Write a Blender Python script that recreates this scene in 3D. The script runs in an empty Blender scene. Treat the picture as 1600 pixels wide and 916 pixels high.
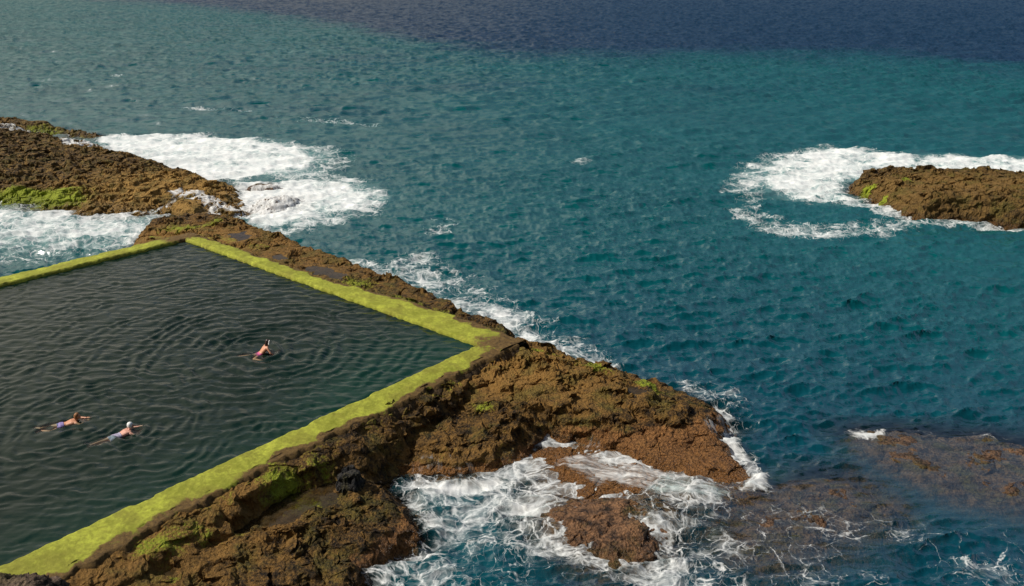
import bpy, bmesh, math
import numpy as np
from mathutils import Vector, Matrix

PI = math.pi
scene = bpy.context.scene
COL = scene.collection
f32 = np.float32

# ------------------------------------------------------------------ camera
FPX, CAMH, PITCH = 1346.0, 20.0, math.radians(20.7)
CP, SP = math.cos(PITCH), math.sin(PITCH)
POOL_Z, WALL_Z = 2.0, 2.22

def px(u, v, z=0.0):
    """where the sight line through a point of the photograph meets the level z"""
    a, b = (u - 800.0) / FPX, (v - 458.0) / FPX
    dx, dy, dz = a, CP - b * SP, -SP - b * CP
    t = (z - CAMH) / dz
    return np.array([dx * t, dy * t, z])

cam_d = bpy.data.cameras.new('camera')
cam = bpy.data.objects.new('camera', cam_d); COL.objects.link(cam)
cam.location = (0, 0, CAMH); cam.rotation_euler = (PI / 2 - PITCH, 0, 0)
cam_d.sensor_width = 36; cam_d.lens = 36 * FPX / 1600
cam_d.clip_start = .1; cam_d.clip_end = 20000
scene.camera = cam

# ------------------------------------------------------------------ numbers
def sstep(a, b, x):
    t = np.clip((x - a) / (b - a), 0, 1)
    return t * t * (3 - 2 * t)

def _perm(seed):
    r = np.random.default_rng(seed)
    p = r.permutation(256)
    ang = r.uniform(0, 2 * PI, 256)
    return np.concatenate([p, p]), np.cos(ang).astype(f32), np.sin(ang).astype(f32)
_PT = {}
def perlin(x, y, seed=0):
    if seed not in _PT: _PT[seed] = _perm(seed)
    p, gx, gy = _PT[seed]
    xi = np.floor(x).astype(np.int64); yi = np.floor(y).astype(np.int64)
    xf = (x - xi).astype(f32); yf = (y - yi).astype(f32)
    xi &= 255; yi &= 255
    xj = (xi + 1) & 255; yj = (yi + 1) & 255
    u = xf * xf * xf * (xf * (xf * 6 - 15) + 10); v = yf * yf * yf * (yf * (yf * 6 - 15) + 10)
    def g(a, b, dx, dy):
        h = p[p[a] + b]
        return gx[h] * dx + gy[h] * dy
    n00 = g(xi, yi, xf, yf); n10 = g(xj, yi, xf - 1, yf)
    n01 = g(xi, yj, xf, yf - 1); n11 = g(xj, yj, xf - 1, yf - 1)
    a = n00 + u * (n10 - n00); b = n01 + u * (n11 - n01)
    return (a + v * (b - a)) * 1.4

def fbm(x, y, octv=4, seed=0, gain=.5, lac=2.03):
    s = 0; a = 1; t = 0
    for i in range(octv):
        s = s + a * perlin(x, y, seed + i * 13); t += a
        x = x * lac + 17.3; y = y * lac - 9.1; a *= gain
    return s / t

def sdf(X, Y, poly):
    """signed distance to a closed outline, positive inside"""
    P = np.asarray(poly, dtype=np.float64)[:, :2]
    d = np.full(X.shape, 1e18); ins = np.zeros(X.shape, bool)
    n = len(P)
    for i in range(n):
        x0, y0 = P[i]; x1, y1 = P[(i + 1) % n]
        ex, ey = x1 - x0, y1 - y0
        L = ex * ex + ey * ey + 1e-12
        t = np.clip(((X - x0) * ex + (Y - y0) * ey) / L, 0, 1)
        qx = X - x0 - t * ex; qy = Y - y0 - t * ey
        d = np.minimum(d, qx * qx + qy * qy)
        if y1 != y0:
            c = ((y0 > Y) != (y1 > Y)) & (X < (x1 - x0) * (Y - y0) / (y1 - y0) + x0)
            ins ^= c
    d = np.sqrt(d)
    return np.where(ins, d, -d)

def idw(X, Y, pts, power=2.5):
    num = np.zeros(X.shape); den = np.zeros(X.shape)
    for x, y, z in pts:
        w = 1.0 / ((X - x) ** 2 + (Y - y) ** 2 + .05) ** (power / 2)
        num += w * z; den += w
    return num / den

def W(pts, z=None):
    return np.array([px(p[0], p[1], p[2] if len(p) > 2 else (z or 0)) for p in pts])

# ------------------------------------------------------------------ meshes
def link(name, me, mat=None, parent=None):
    o = bpy.data.objects.new(name, me); COL.objects.link(o)
    if mat: me.materials.append(mat)
    if parent: o.parent = parent
    return o

def raw_mesh(name, co, quads, attrs=None, smooth=True):
    me = bpy.data.meshes.new(name)
    co = np.ascontiguousarray(co, dtype=f32); quads = np.ascontiguousarray(quads, dtype=np.int32)
    nq = len(quads)
    me.vertices.add(len(co)); me.vertices.foreach_set('co', co.ravel())
    me.loops.add(nq * 4); me.loops.foreach_set('vertex_index', quads.ravel())
    me.polygons.add(nq); me.polygons.foreach_set('loop_start', np.arange(0, nq * 4, 4, dtype=np.int32))
    me.polygons.foreach_set('use_smooth', np.full(nq, smooth, dtype=bool))
    for k, a in (attrs or {}).items():
        at = me.attributes.new(k, 'FLOAT', 'POINT')
        at.data.foreach_set('value', np.ascontiguousarray(a, dtype=f32).ravel())
    me.update(calc_edges=True); me.validate()
    return me

def grid_quads(nr, nc, wrap=False):
    r = np.arange(nr - 1)[:, None]; c = np.arange(nc if wrap else nc - 1)[None, :]
    a = r * nc + c; b = r * nc + (c + 1) % nc
    return np.stack([a, b, b + nc, a + nc], -1).reshape(-1, 4)

def grid_mesh(name, X, Y, Z, keep=None, attrs=None, flip=False, wrap=False, flat=False):
    nr, nc = X.shape
    q = grid_quads(nr, nc, wrap)
    if flip: q = q[:, ::-1]
    if keep is not None:
        k = keep.ravel(); q = q[k[q].all(1)]
    used = np.zeros(nr * nc, bool); used[q.ravel()] = True
    idx = np.cumsum(used) - 1
    co = np.stack([X.ravel(), Y.ravel(), Z.ravel()], -1)[used]
    at = {k2: a.ravel()[used] for k2, a in (attrs or {}).items()}
    return raw_mesh(name, co, idx[q], at, not flat)

def describe(o, label=None, cat=None, group=None, kind=None):
    if label: o['label'] = label
    if cat: o['category'] = cat
    if group: o['group'] = group
    if kind: o['kind'] = kind
    return o

# ------------------------------------------------------------------ materials
class NT:
    def __init__(self, name):
        self.m = bpy.data.materials.new(name); self.m.use_nodes = True
        self.t = self.m.node_tree; self.t.nodes.clear()
        self.out = self.t.nodes.new('ShaderNodeOutputMaterial')
        self.pos = self.n('ShaderNodeNewGeometry').outputs['Position']
    def n(self, typ, **kw):
        nd = self.t.nodes.new(typ)
        for k, v in kw.items(): setattr(nd, k, v)
        return nd
    def put(self, sock, v):
        if isinstance(v, bpy.types.NodeSocket): self.t.links.new(v, sock)
        elif isinstance(v, (tuple, list)):
            sock.default_value = (*v, 1) if len(v) == 3 and sock.type == 'RGBA' else v
        elif v is not None: sock.default_value = v
    def math(self, op, a, b=None, c=None, clamp=False):
        nd = self.n('ShaderNodeMath', operation=op, use_clamp=clamp)
        self.put(nd.inputs[0], a); self.put(nd.inputs[1], b)
        if c is not None: self.put(nd.inputs[2], c)
        return nd.outputs[0]
    def ss(self, v, a, b, lo=0., hi=1.):
        nd = self.n('ShaderNodeMapRange', interpolation_type='SMOOTHSTEP')
        self.put(nd.inputs[0], v); self.put(nd.inputs[1], a); self.put(nd.inputs[2], b)
        self.put(nd.inputs[3], lo); self.put(nd.inputs[4], hi)
        return nd.outputs[0]
    def attr(self, name):
        return self.n('ShaderNodeAttribute', attribute_name=name).outputs['Fac']
    def noise(self, vec, scale, detail=6, rough=.55, dist=0., out=0):
        nd = self.n('ShaderNodeTexNoise')
        self.put(nd.inputs['Vector'], vec); nd.inputs['Scale'].default_value = scale
        nd.inputs['Detail'].default_value = detail; nd.inputs['Roughness'].default_value = rough
        nd.inputs['Distortion'].default_value = dist
        return nd.outputs[out]
    def voro(self, vec, scale, feature='F1', out='Distance', rnd=1.):
        nd = self.n('ShaderNodeTexVoronoi', feature=feature)
        self.put(nd.inputs['Vector'], vec); nd.inputs['Scale'].default_value = scale
        nd.inputs['Randomness'].default_value = rnd
        return nd.outputs[out]
    def vmath(self, op, a, b=None, s=None):
        nd = self.n('ShaderNodeVectorMath', operation=op)
        self.put(nd.inputs[0], a)
        if b is not None: self.put(nd.inputs[1], b)
        if s is not None: self.put(nd.inputs['Scale'], s)
        return nd.outputs[0]
    def warp(self, vec, scale, amt, detail=3):
        c = self.noise(vec, scale, detail, out=1)
        c = self.vmath('SUBTRACT', c, (.5, .5, .5))
        c = self.vmath('SCALE', c, s=amt)
        return self.vmath('ADD', vec, c)
    def mixc(self, fac, a, b):
        nd = self.n('ShaderNodeMix', data_type='RGBA')
        self.put(nd.inputs['Factor'], fac); self.put(nd.inputs['A'], None)
        self.put(nd.inputs[6], a); self.put(nd.inputs[7], b)
        return nd.outputs[2]
    def ramp(self, fac, stops):
        nd = self.n('ShaderNodeValToRGB'); self.put(nd.inputs[0], fac)
        cr = nd.color_ramp
        while len(cr.elements) < len(stops): cr.elements.new(.5)
        for e, (p, c) in zip(cr.elements, stops): e.position = p; e.color = (*c, 1)
        return nd.outputs[0]
    def bump(self, h, strength, dist, normal=None):
        nd = self.n('ShaderNodeBump'); self.put(nd.inputs['Height'], h)
        self.put(nd.inputs['Strength'], strength); nd.inputs['Distance'].default_value = dist
        if normal: self.put(nd.inputs['Normal'], normal)
        return nd.outputs[0]
    def principled(self, base, rough, normal=None, spec=.5, **kw):
        nd = self.n('ShaderNodeBsdfPrincipled')
        self.put(nd.inputs['Base Color'], base); self.put(nd.inputs['Roughness'], rough)
        nd.inputs['Specular IOR Level'].default_value = spec
        if normal: self.put(nd.inputs['Normal'], normal)
        for k, v in kw.items(): self.put(nd.inputs[k], v)
        return nd.outputs[0]
    def mixs(self, fac, a, b):
        nd = self.n('ShaderNodeMixShader'); self.put(nd.inputs[0], fac)
        self.t.links.new(a, nd.inputs[1]); self.t.links.new(b, nd.inputs[2])
        return nd.outputs[0]
    def done(self, sh):
        self.t.links.new(sh, self.out.inputs['Surface']); return self.m

LIME_A, LIME_B = (.43, .46, .050), (.27, .28, .032)

def rock_material(name, dark=(.010, .007, .005), mid=(.058, .033, .011), ochre=(.195, .104, .026), orange=(.33, .150, .050)):
    t = NT(name); P = t.pos
    n0 = t.noise(P, .55, 4, .5); n1 = t.noise(P, 2.3, 6, .6); n2 = t.noise(P, 9., 6, .65); n3 = t.noise(P, 38., 4, .6)
    v = t.voro(t.warp(P, 6., .12), 9.)
    tone = t.math('ADD', t.math('MULTIPLY', n1, .55), t.math('MULTIPLY', n2, .45))
    tone = t.math('ADD', tone, t.math('MULTIPLY', t.math('SUBTRACT', n3, .5), .30))
    tone = t.math('ADD', tone, t.math('MULTIPLY', t.math('SUBTRACT', t.attr('ochre'), .5), .22))
    c = t.ramp(tone, [(.41, dark), (.48, mid), (.58, ochre), (.72, tuple(min(1, k * 1.35) for k in ochre))])
    c = t.mixc(t.ss(t.noise(P, .8, 5, .6), .47, .66, 0., .62), c, t.ramp(n2, [(.35, (.022, .022, .008)), (.6, (.15, .125, .022))]))
    om = t.ss(t.math('ADD', t.attr('orange'), t.math('MULTIPLY', t.math('SUBTRACT', n1, .5), 1.3)), .42, .80)
    om = t.math('MULTIPLY', om, .85)
    oc = t.ramp(t.math('ADD', t.math('MULTIPLY', n2, .6), t.math('MULTIPLY', n3, .4)),
                [(.38, tuple(k * .16 for k in orange)), (.49, tuple(k * .7 for k in orange)), (.56, orange), (.68, (orange[0] * 1.25, orange[1] * 1.3, orange[2] * 1.35))])
    c = t.mixc(om, c, oc)
    al = t.math('ADD', t.attr('algae'), t.math('MULTIPLY', t.math('SUBTRACT', n2, .5), 1.1))
    al = t.math('ADD', al, t.math('MULTIPLY', t.math('SUBTRACT', n1, .5), .9))
    am = t.ss(al, .44, .86)
    ac = t.ramp(n3, [(.33, (.15, .17, .014)), (.62, (.34, .40, .028))])
    c = t.mixc(am, c, ac)
    sep = t.n('ShaderNodeSeparateXYZ'); t.put(sep.inputs[0], P)
    wet = t.ss(t.math('ADD', sep.outputs['Z'], t.math('MULTIPLY', t.math('SUBTRACT', n1, .5), 1.0)), .75, .1)
    c = t.mixc(t.math('MULTIPLY', wet, .45), c, t.mixc(.55, c, (.012, .009, .008)))
    rough = t.ss(wet, 0., 1., .78, .24)
    h = t.math('ADD', t.math('MULTIPLY', n2, .5), t.math('MULTIPLY', n3, .28))
    h = t.math('ADD', h, t.math('MULTIPLY', v, .35))
    nm = t.bump(h, 1., .22)
    return t.done(t.principled(c, rough, nm, .22))

M_ROCK = rock_material('weathered_lava_rock')
M_REEF = rock_material('ochre_reef_rock', dark=(.018, .011, .007), mid=(.095, .058, .022), ochre=(.25, .145, .038))
M_SUNK = rock_material('wave_washed_rock', dark=(.03, .020, .016), mid=(.115, .066, .040), ochre=(.25, .14, .075), orange=(.34, .175, .085))

def algae_material():
    t = NT('lime_green_algae'); P = t.pos
    n1 = t.noise(P, 1.1, 5, .6); n2 = t.noise(P, 7., 6, .6); n3 = t.noise(P, 45., 3, .6)
    c = t.ramp(t.math('ADD', t.math('MULTIPLY', n1, .5), t.math('MULTIPLY', n2, .5)),
               [(.33, (.20, .22, .014)), (.48, LIME_B), (.62, LIME_A)])
    c = t.mixc(t.ss(n3, .30, .45, .45, 0.), c, (.10, .10, .012))
    br = t.math('ADD', t.attr('bare'), t.math('MULTIPLY', t.math('SUBTRACT', n2, .5), .9))
    br = t.math('ADD', br, t.math('MULTIPLY', t.math('SUBTRACT', n1, .5), 1.1))
    c = t.mixc(t.ss(t.noise(P, .7, 4, .6), .47, .66, 0., .42), c, (.17, .145, .022))
    bc = t.ramp(t.math('ADD', t.math('MULTIPLY', n2, .5), t.math('MULTIPLY', n3, .5)), [(.35, (.03, .02, .01)), (.5, (.12, .07, .022)), (.66, (.22, .14, .04))])
    c = t.mixc(t.ss(br, .42, .68), c, bc)
    nm = t.bump(t.math('ADD', t.math('MULTIPLY', n2, .6), t.math('MULTIPLY', n3, .5)), .8, .07)
    return t.done(t.principled(c, .8, nm, .25))
M_ALGAE = algae_material()

def concrete_material():
    t = NT('stained_concrete'); P = t.pos
    n1 = t.noise(P, 1.5, 6, .6); n2 = t.noise(P, 12., 5, .6)
    c = t.ramp(t.math('ADD', t.math('MULTIPLY', n1, .5), t.math('MULTIPLY', n2, .5)),
               [(.35, (.018, .012, .008)), (.5, (.07, .042, .018)), (.65, (.15, .09, .03))])
    nm = t.bump(n2, .9, .1)
    return t.done(t.principled(c, .8, nm, .3))
M_CONC = concrete_material()

FOAM = (.80, .80, .78)
def foam_mask(t, P, dens, fine=1.0):
    """lacy foam: cell walls that thicken into solid white as the density rises"""
    Q = t.warp(t.warp(P, .30, 2.6, 2), 1.3, .75, 4)
    big = t.math('SUBTRACT', t.math('ADD', t.math('MULTIPLY', t.noise(Q, .22, 2, .5), .55), t.math('MULTIPLY', t.noise(Q, .7, 4, .55), .45)), .5)
    d2 = t.math('ADD', dens, t.math('MULTIPLY', big, 1.9))
    e1 = t.voro(Q, .80, 'DISTANCE_TO_EDGE'); e2 = t.voro(t.warp(Q, 2.2, .35, 3), 2.1, 'DISTANCE_TO_EDGE')
    n1 = t.noise(Q, 1.5, 8, .62); n2 = t.noise(P, 6.5, 6, .65)
    mpn = t.n('ShaderNodeMapping'); t.put(mpn.inputs[0], Q); mpn.inputs['Rotation'].default_value = (0, 0, .7); mpn.inputs['Scale'].default_value = (.3, 1.5, 1.)
    st = t.noise(mpn.outputs[0], 1.6, 7, .62)
    w1 = t.math('MULTIPLY', t.math('MAXIMUM', d2, .02), .15); w2 = t.math('MULTIPLY', t.math('MAXIMUM', t.math('SUBTRACT', d2, .12), .005), .26)
    l1 = t.math('SUBTRACT', 1., t.math('DIVIDE', e1, w1), clamp=True)
    l2 = t.math('SUBTRACT', 1., t.math('DIVIDE', e2, w2), clamp=True)
    lace = t.math('MAXIMUM', l1, t.math('MULTIPLY', l2, .7))
    brk = t.math('ADD', t.math('ADD', t.math('MULTIPLY', n1, .5), t.math('MULTIPLY', n2, .5)), t.math('MULTIPLY', d2, .30))
    lace = t.math('MULTIPLY', lace, t.ss(brk, .46, .74))
    veil = t.ss(t.math('ADD', st, t.math('MULTIPLY', d2, .8)), .72, 1.25, 0., .74)
    solid = t.math('ADD', t.math('ADD', t.math('MULTIPLY', n1, .55), t.math('ADD', t.math('MULTIPLY', st, .25), t.math('MULTIPLY', n2, .2))), d2)
    solid = t.ss(solid, .94, 1.58)
    m = t.math('MAXIMUM', t.math('MULTIPLY', lace, .95), solid)
    m = t.math('SUBTRACT', 1., t.math('MULTIPLY', t.math('SUBTRACT', 1., m), t.math('SUBTRACT', 1., veil)))
    gate = t.ss(dens, .0, .14)
    return t.math('MULTIPLY', t.math('MINIMUM', m, 1.), gate), n1

def sea_material():
    t = NT('sea_water'); P = t.pos
    dens = t.attr('foam'); depth = t.attr('depth'); deep = t.attr('deep'); milk = t.attr('milk')
    n0 = t.noise(P, .05, 3, .5)
    teal = t.mixc(n0, (.0008, .056, .065), (.0015, .094, .100))
    body = t.mixc(deep, teal, (.0025, .024, .058))
    body = t.mixc(t.math('MULTIPLY', milk, .75), body, (.16, .30, .30))
    # ripples too small to model
    mp = t.n('ShaderNodeMapping'); t.put(mp.inputs[0], P)
    mp.inputs['Rotation'].default_value = (0, 0, .14); mp.inputs['Scale'].default_value = (.36, 1.1, 1.)
    Q = t.warp(mp.outputs[0], 1.2, .35, 2)
    b1 = t.noise(Q, 2.4, 3, .5); b2 = t.noise(Q, 7.5, 3, .55)
    hgt = t.math('ADD', t.math('MULTIPLY', b1, .7), t.math('MULTIPLY', b2, .36))
    nm = t.bump(hgt, .42, .12)
    di = t.n('ShaderNodeBsdfDiffuse'); t.put(di.inputs['Color'], body); t.put(di.inputs['Normal'], nm)
    tr = t.n('ShaderNodeBsdfTransparent'); t.put(tr.inputs['Color'], (.86, .94, .93))
    a = t.math('SUBTRACT', 1., t.math('POWER', 2.718, t.math('MULTIPLY', depth, t.math('MULTIPLY_ADD', depth, -.40, -.25))), clamp=True)
    under = t.mixs(a, tr.outputs[0], di.outputs[0])
    gl = t.n('ShaderNodeBsdfGlossy'); t.put(gl.inputs['Roughness'], .21); t.put(gl.inputs['Normal'], nm)
    t.put(gl.inputs['Color'], (1, 1, 1))
    fr = t.n('ShaderNodeFresnel'); t.put(fr.inputs['IOR'], 1.34); t.put(fr.inputs['Normal'], nm)
    sh = t.mixs(t.math('MULTIPLY', fr.outputs[0], t.math('MULTIPLY', t.math('SUBTRACT', 1., dens), .22)), under, gl.outputs[0])
    fm, n2 = foam_mask(t, P, dens)
    fcol = t.ramp(n2, [(.3, (.66, .70, .70)), (.6, FOAM)])
    fb = t.bump(n2, .35, .10)
    fo = t.n('ShaderNodeBsdfDiffuse'); t.put(fo.inputs['Color'], fcol); t.put(fo.inputs['Normal'], fb)
    return t.done(t.mixs(t.math('MULTIPLY', fm, .95), sh, fo.outputs[0]))
M_SEA = sea_material()

def pool_material():
    t = NT('pool_water'); P = t.pos
    n0 = t.noise(P, .12, 3, .5)
    c = t.mixc(n0, (.002, .010, .007), (.005, .018, .013))
    c = t.mixc(t.attr('clear'), c, (.004, .028, .019))
    mpp = t.n('ShaderNodeMapping'); t.put(mpp.inputs[0], t.warp(P, .9, .5)); mpp.inputs['Scale'].default_value = (.5, 1.5, 1.); mpp.inputs['Rotation'].default_value = (0, 0, -.15)
    b = t.noise(mpp.outputs[0], 2.6, 5, .55)
    nm = t.bump(b, .30, .06)
    di = t.n('ShaderNodeBsdfDiffuse'); t.put(di.inputs['Color'], c); t.put(di.inputs['Normal'], nm)
    tr = t.n('ShaderNodeBsdfTransparent'); t.put(tr.inputs['Color'], (.80, .95, .90))
    al = t.math('SUBTRACT', 1., t.math('POWER', 2.718, t.math('MULTIPLY', t.attr('depth'), -4.0)), clamp=True)
    gl = t.n('ShaderNodeBsdfGlossy'); t.put(gl.inputs['Roughness'], .12); t.put(gl.inputs['Normal'], nm)
    fr = t.n('ShaderNodeFresnel'); t.put(fr.inputs['IOR'], 1.34); t.put(fr.inputs['Normal'], nm)
    return t.done(t.mixs(t.math('MULTIPLY', fr.outputs[0], 1.05), t.mixs(al, tr.outputs[0], di.outputs[0]), gl.outputs[0]))
M_POOL = pool_material()

def tide_pool_material():
    t = NT('still_tide_water'); P = t.pos
    n = t.noise(P, 3., 4, .5)
    c = t.mixc(n, (.03, .022, .012), (.07, .05, .026))
    nm = t.bump(t.noise(P, 9., 2), .12, .02)
    di = t.n('ShaderNodeBsdfDiffuse'); t.put(di.inputs['Color'], c)
    tr = t.n('ShaderNodeBsdfTransparent'); t.put(tr.inputs['Color'], (.75, .72, .6))
    gl = t.n('ShaderNodeBsdfGlossy'); t.put(gl.inputs['Roughness'], .05); t.put(gl.inputs['Normal'], nm)
    fr = t.n('ShaderNodeFresnel'); t.put(fr.inputs['IOR'], 1.34); t.put(fr.inputs['Normal'], nm)
    return t.done(t.mixs(fr.outputs[0], t.mixs(t.ss(n, .3, .7, .2, .7), tr.outputs[0], di.outputs[0]), gl.outputs[0]))
M_TIDE = tide_pool_material()

def film_material():
    """thin white water running over rock; fl / fa are metres along and across the run"""
    t = NT('running_white_water')
    cv = t.n('ShaderNodeCombineXYZ'); t.put(cv.inputs[0], t.math('MULTIPLY', t.attr('fl'), .22)); t.put(cv.inputs[1], t.attr('fa'))
    Q = t.warp(cv.outputs[0], .8, .5, 3)
    n1 = t.noise(Q, 2.6, 6, .6); n2 = t.noise(Q, 9., 5, .6)
    m = t.math('ADD', t.math('ADD', t.math('MULTIPLY', n1, .6), t.math('MULTIPLY', n2, .4)), t.attr('foam'))
    m = t.ss(m, .86, 1.28)
    fo = t.n('ShaderNodeBsdfDiffuse'); t.put(fo.inputs['Color'], FOAM)
    tr = t.n('ShaderNodeBsdfTransparent')
    return t.done(t.mixs(t.math('MULTIPLY', m, .92), tr.outputs[0], fo.outputs[0]))
M_FILM = film_material()

def plain_material(name, c1, c2, scale=20., rough=.6, spec=.4, bump=.1):
    t = NT(name); n = t.noise(t.n('ShaderNodeTexCoord').outputs['Object'], scale, 4, .6)
    c = t.mixc(n, c1, c2)
    return t.done(t.principled(c, rough, t.bump(n, bump, .02), spec))

# ------------------------------------------------------------------ pool plan
A = px(290, 378, POOL_Z)[:2]; B = px(747, 543, POOL_Z)[:2]; C = px(25, 880, POOL_Z)[:2]
bc = (C - B) / np.linalg.norm(C - B)
ab = (B - A) / np.linalg.norm(B - A)
C2 = C + bc * 5.0
D2 = A + (C2 - B)
POOL = [A, B, C2, D2]
out_ab = np.array([-ab[1], ab[0]])
if np.dot(out_ab, bc) > 0: out_ab = -out_ab
out_bc = np.array([-bc[1], bc[0]])
if np.dot(out_bc, -ab) > 0: out_bc = -out_bc
out_da = -out_bc

# ------------------------------------------------------------------ rocks
ROCKS = []
def crag(X, Y, seed, s=1.0):
    wx = X + .45 * fbm(X / 1.9, Y / 1.9, 3, seed + 101); wy = Y + .45 * fbm(X / 1.9 + 31, Y / 1.9, 3, seed + 102)
    rid = lambda sc, k: 1 - 2.2 * np.abs(perlin(wx / sc + k, wy / sc - k, seed + k))
    n = .30 * perlin(wx / 2.6, wy / 2.6, seed) - .20 * rid(2.1, 1)
    n = n + .20 * perlin(wx / 1.1, wy / 1.1, seed + 6) - .12 * rid(.95, 2)
    m = sstep(-.35, .35, perlin(X / 3.1, Y / 3.1, seed + 8)) * .9 + .35
    n = n + m * (.16 * rid(.52, 3) * (.6 + .6 * perlin(wx / .8, wy / .8, seed + 9)) + .105 * rid(.26, 4) + .05 * perlin(wx / .12, wy / .12, seed + 5))
    n = n - .10 * sstep(.25, .55, perlin(wx / .42, wy / .42, seed + 10)) * m
    n = n - .30 * sstep(.055, .0, np.abs(perlin(wx / 3.3 + 4, wy / 2.4, seed + 12))) - .16 * sstep(.06, .0, np.abs(perlin(wx / 1.3, wy / 1.6, seed + 13)))
    return n * s

def blob(X, Y, u, v, z, r, sx=1.0, ang=0.0):
    c = px(u, v, z); dx, dy = X - c[0], Y - c[1]
    ca, sa = math.cos(ang), math.sin(ang)
    a, b = (dx * ca + dy * sa) / (r * sx), (-dx * sa + dy * ca) / r
    return np.exp(-(a * a + b * b))

def rock_height(X, Y, prims):
    Z = np.full(X.shape, -9.0)
    for p in prims:
        o = p['wo']; d = sdf(X, Y, o)
        z0 = idw(X, Y, o, 3.0)
        top = idw(X, Y, p['wc'], 2.6)
        k = np.clip(d / p.get('wi', 1.5), 0, 1); k = np.sin(k * PI / 2) ** .9
        h = np.where(d >= 0, z0 + (top - z0) * k, z0 + p.get('slope', 1.4) * d)
        Z = np.maximum(Z, h)
    return Z

def build_rock(name, label, cat, prims, res, mat=None, seed=0, rough=1.0, algae=(), ochre=(), orange=None, tides=(), low=-1.6, smooth_low=0.0, group=None, ledge=1.0, wallmoss=0., wallsmooth=False):
    for p in prims:
        if 'wo' not in p: p['wo'] = W(p['o']); p['wc'] = W(p['c'])
    allp = np.concatenate([p['wo'] for p in prims])
    x0, y0 = allp[:, :2].min(0) - 1.6; x1, y1 = allp[:, :2].max(0) + 1.6
    xs = np.arange(x0, x1, res); ys = np.arange(y0, y1, res)
    X, Y = np.meshgrid(xs, ys)
    Zb = rock_height(X, Y, prims)
    cr = crag(X, Y, seed, rough)
    if wallsmooth: cr = cr * (.35 + .65 * sstep(2.8, 4.6, -sdf(X, Y, POOL))); ledge = ledge * sstep(2.8, 4.6, -sdf(X, Y, POOL))
    if smooth_low: cr = cr * (1 - smooth_low * sstep(1.3, .35, Zb)); ledge = ledge * (1 - smooth_low * sstep(1.3, .35, Zb))
    Z = Zb + cr
    zz = Z + .35 * fbm(X / 3.5, Y / 3.5, 2, seed + 70); fq = zz / .42; fl = np.floor(fq)
    Z = Z + .55 * ledge * (.42 * (fl + sstep(.30, .80, fq - fl)) - zz)
    for (poly, zt) in tides:
        wp = W([(a, b, zt) for a, b in poly])
        d = sdf(X, Y, wp) + .5 * fbm(X / .9, Y / .9, 4, seed + 60)
        ring = sstep(-.8, -.3, d)
        Z = np.maximum(Z, Z * (1 - ring) + ring * np.maximum(Z, zt + .03 + .10 * np.abs(cr)))
        k = sstep(-.12, .30, d)
        Z = Z * (1 - k) + k * (zt - .05 + cr * .22)
    g = dict(x0=x0, y0=y0, res=res, Z=Z)
    ROCKS.append(g)
    gx = X + .16 * rough * perlin(X / .55, Y / .55, seed + 41) + .06 * perlin(X / .17, Y / .17, seed + 43)
    zw = Z * 1.5
    gx = gx + .28 * rough * perlin(X / .8 + zw, Y / .8 - zw, seed + 46) + .10 * rough * perlin(X / .3 - 2 * zw, Y / .3 + 2 * zw, seed + 47)
    gy = Y + .28 * rough * perlin(X / .8 - zw, Y / .8 + zw, seed + 48) + .10 * rough * perlin(X / .3 + 2 * zw, Y / .3 + 2 * zw, seed + 49) + .16 * rough * perlin(X / .55 + 7, Y / .55, seed + 42) + .06 * perlin(X / .17, Y / .17 + 5, seed + 44)
    al = np.zeros(X.shape); oc = np.full(X.shape, .5); org = np.zeros(X.shape)
    for b in algae: al = np.maximum(al, b[-1] * blob(X, Y, *b[:-1]))
    for b in ochre: oc = oc + b[-1] * blob(X, Y, *b[:-1])
    if orange: org = orange(X, Y, Z)
    if wallmoss:
        pd = -sdf(X, Y, POOL)
        al = np.maximum(al, wallmoss * sstep(3.6, 1.2, pd) * (.75 + .5 * fbm(X / 1.8, Y / 1.8, 3, seed + 80)))
    keep = Z > low
    inp = sdf(X, Y, POOL) > -.12
    keep &= ~inp
    me = grid_mesh(name, gx, gy, Z, keep, flat=True, attrs=dict(algae=al, ochre=oc, orange=org))
    o = link(name, me, mat or M_ROCK)
    describe(o, label, cat, group)
    for (poly, zt) in tides:
        wp = W([(a, b, zt) for a, b in poly])
        cxy = wp[:, :2].mean(0)
        big = [(cxy + (p[:2] - cxy) * 1.25) for p in wp]
        bb = np.array(big); s = .12
        TX, TY = np.meshgrid(np.arange(bb[:, 0].min(), bb[:, 0].max(), s), np.arange(bb[:, 1].min(), bb[:, 1].max(), s))
        tm = grid_mesh('tide_pool', TX, TY, np.full(TX.shape, zt + .005), sdf(TX, TY, wp) + .5 * fbm(TX / .9, TY / .9, 4, seed + 60) > -.42)
        tp = link('tide_pool', tm, M_TIDE); describe(tp, kind='structure')
    return o

def bed_at(X, Y):
    out = np.full(X.shape, -6.0)
    for g in ROCKS:
        i = (X - g['x0']) / g['res']; j = (Y - g['y0']) / g['res']
        nr, nc = g['Z'].shape
        m = (i >= 0) & (j >= 0) & (i < nc - 1) & (j < nr - 1)
        if not m.any(): continue
        im, jm = i[m], j[m]; i0 = im.astype(int); j0 = jm.astype(int); fi, fj = im - i0, jm - j0
        Z = g['Z']
        z = (Z[j0, i0] * (1 - fi) + Z[j0, i0 + 1] * fi) * (1 - fj) + (Z[j0 + 1, i0] * (1 - fi) + Z[j0 + 1, i0 + 1] * fi) * fj
        out[m] = np.maximum(out[m], z)
    return out

low_orange = lambda hi, lo, k=1.0: (lambda X, Y, Z: k * sstep(hi, lo, Z))

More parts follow.
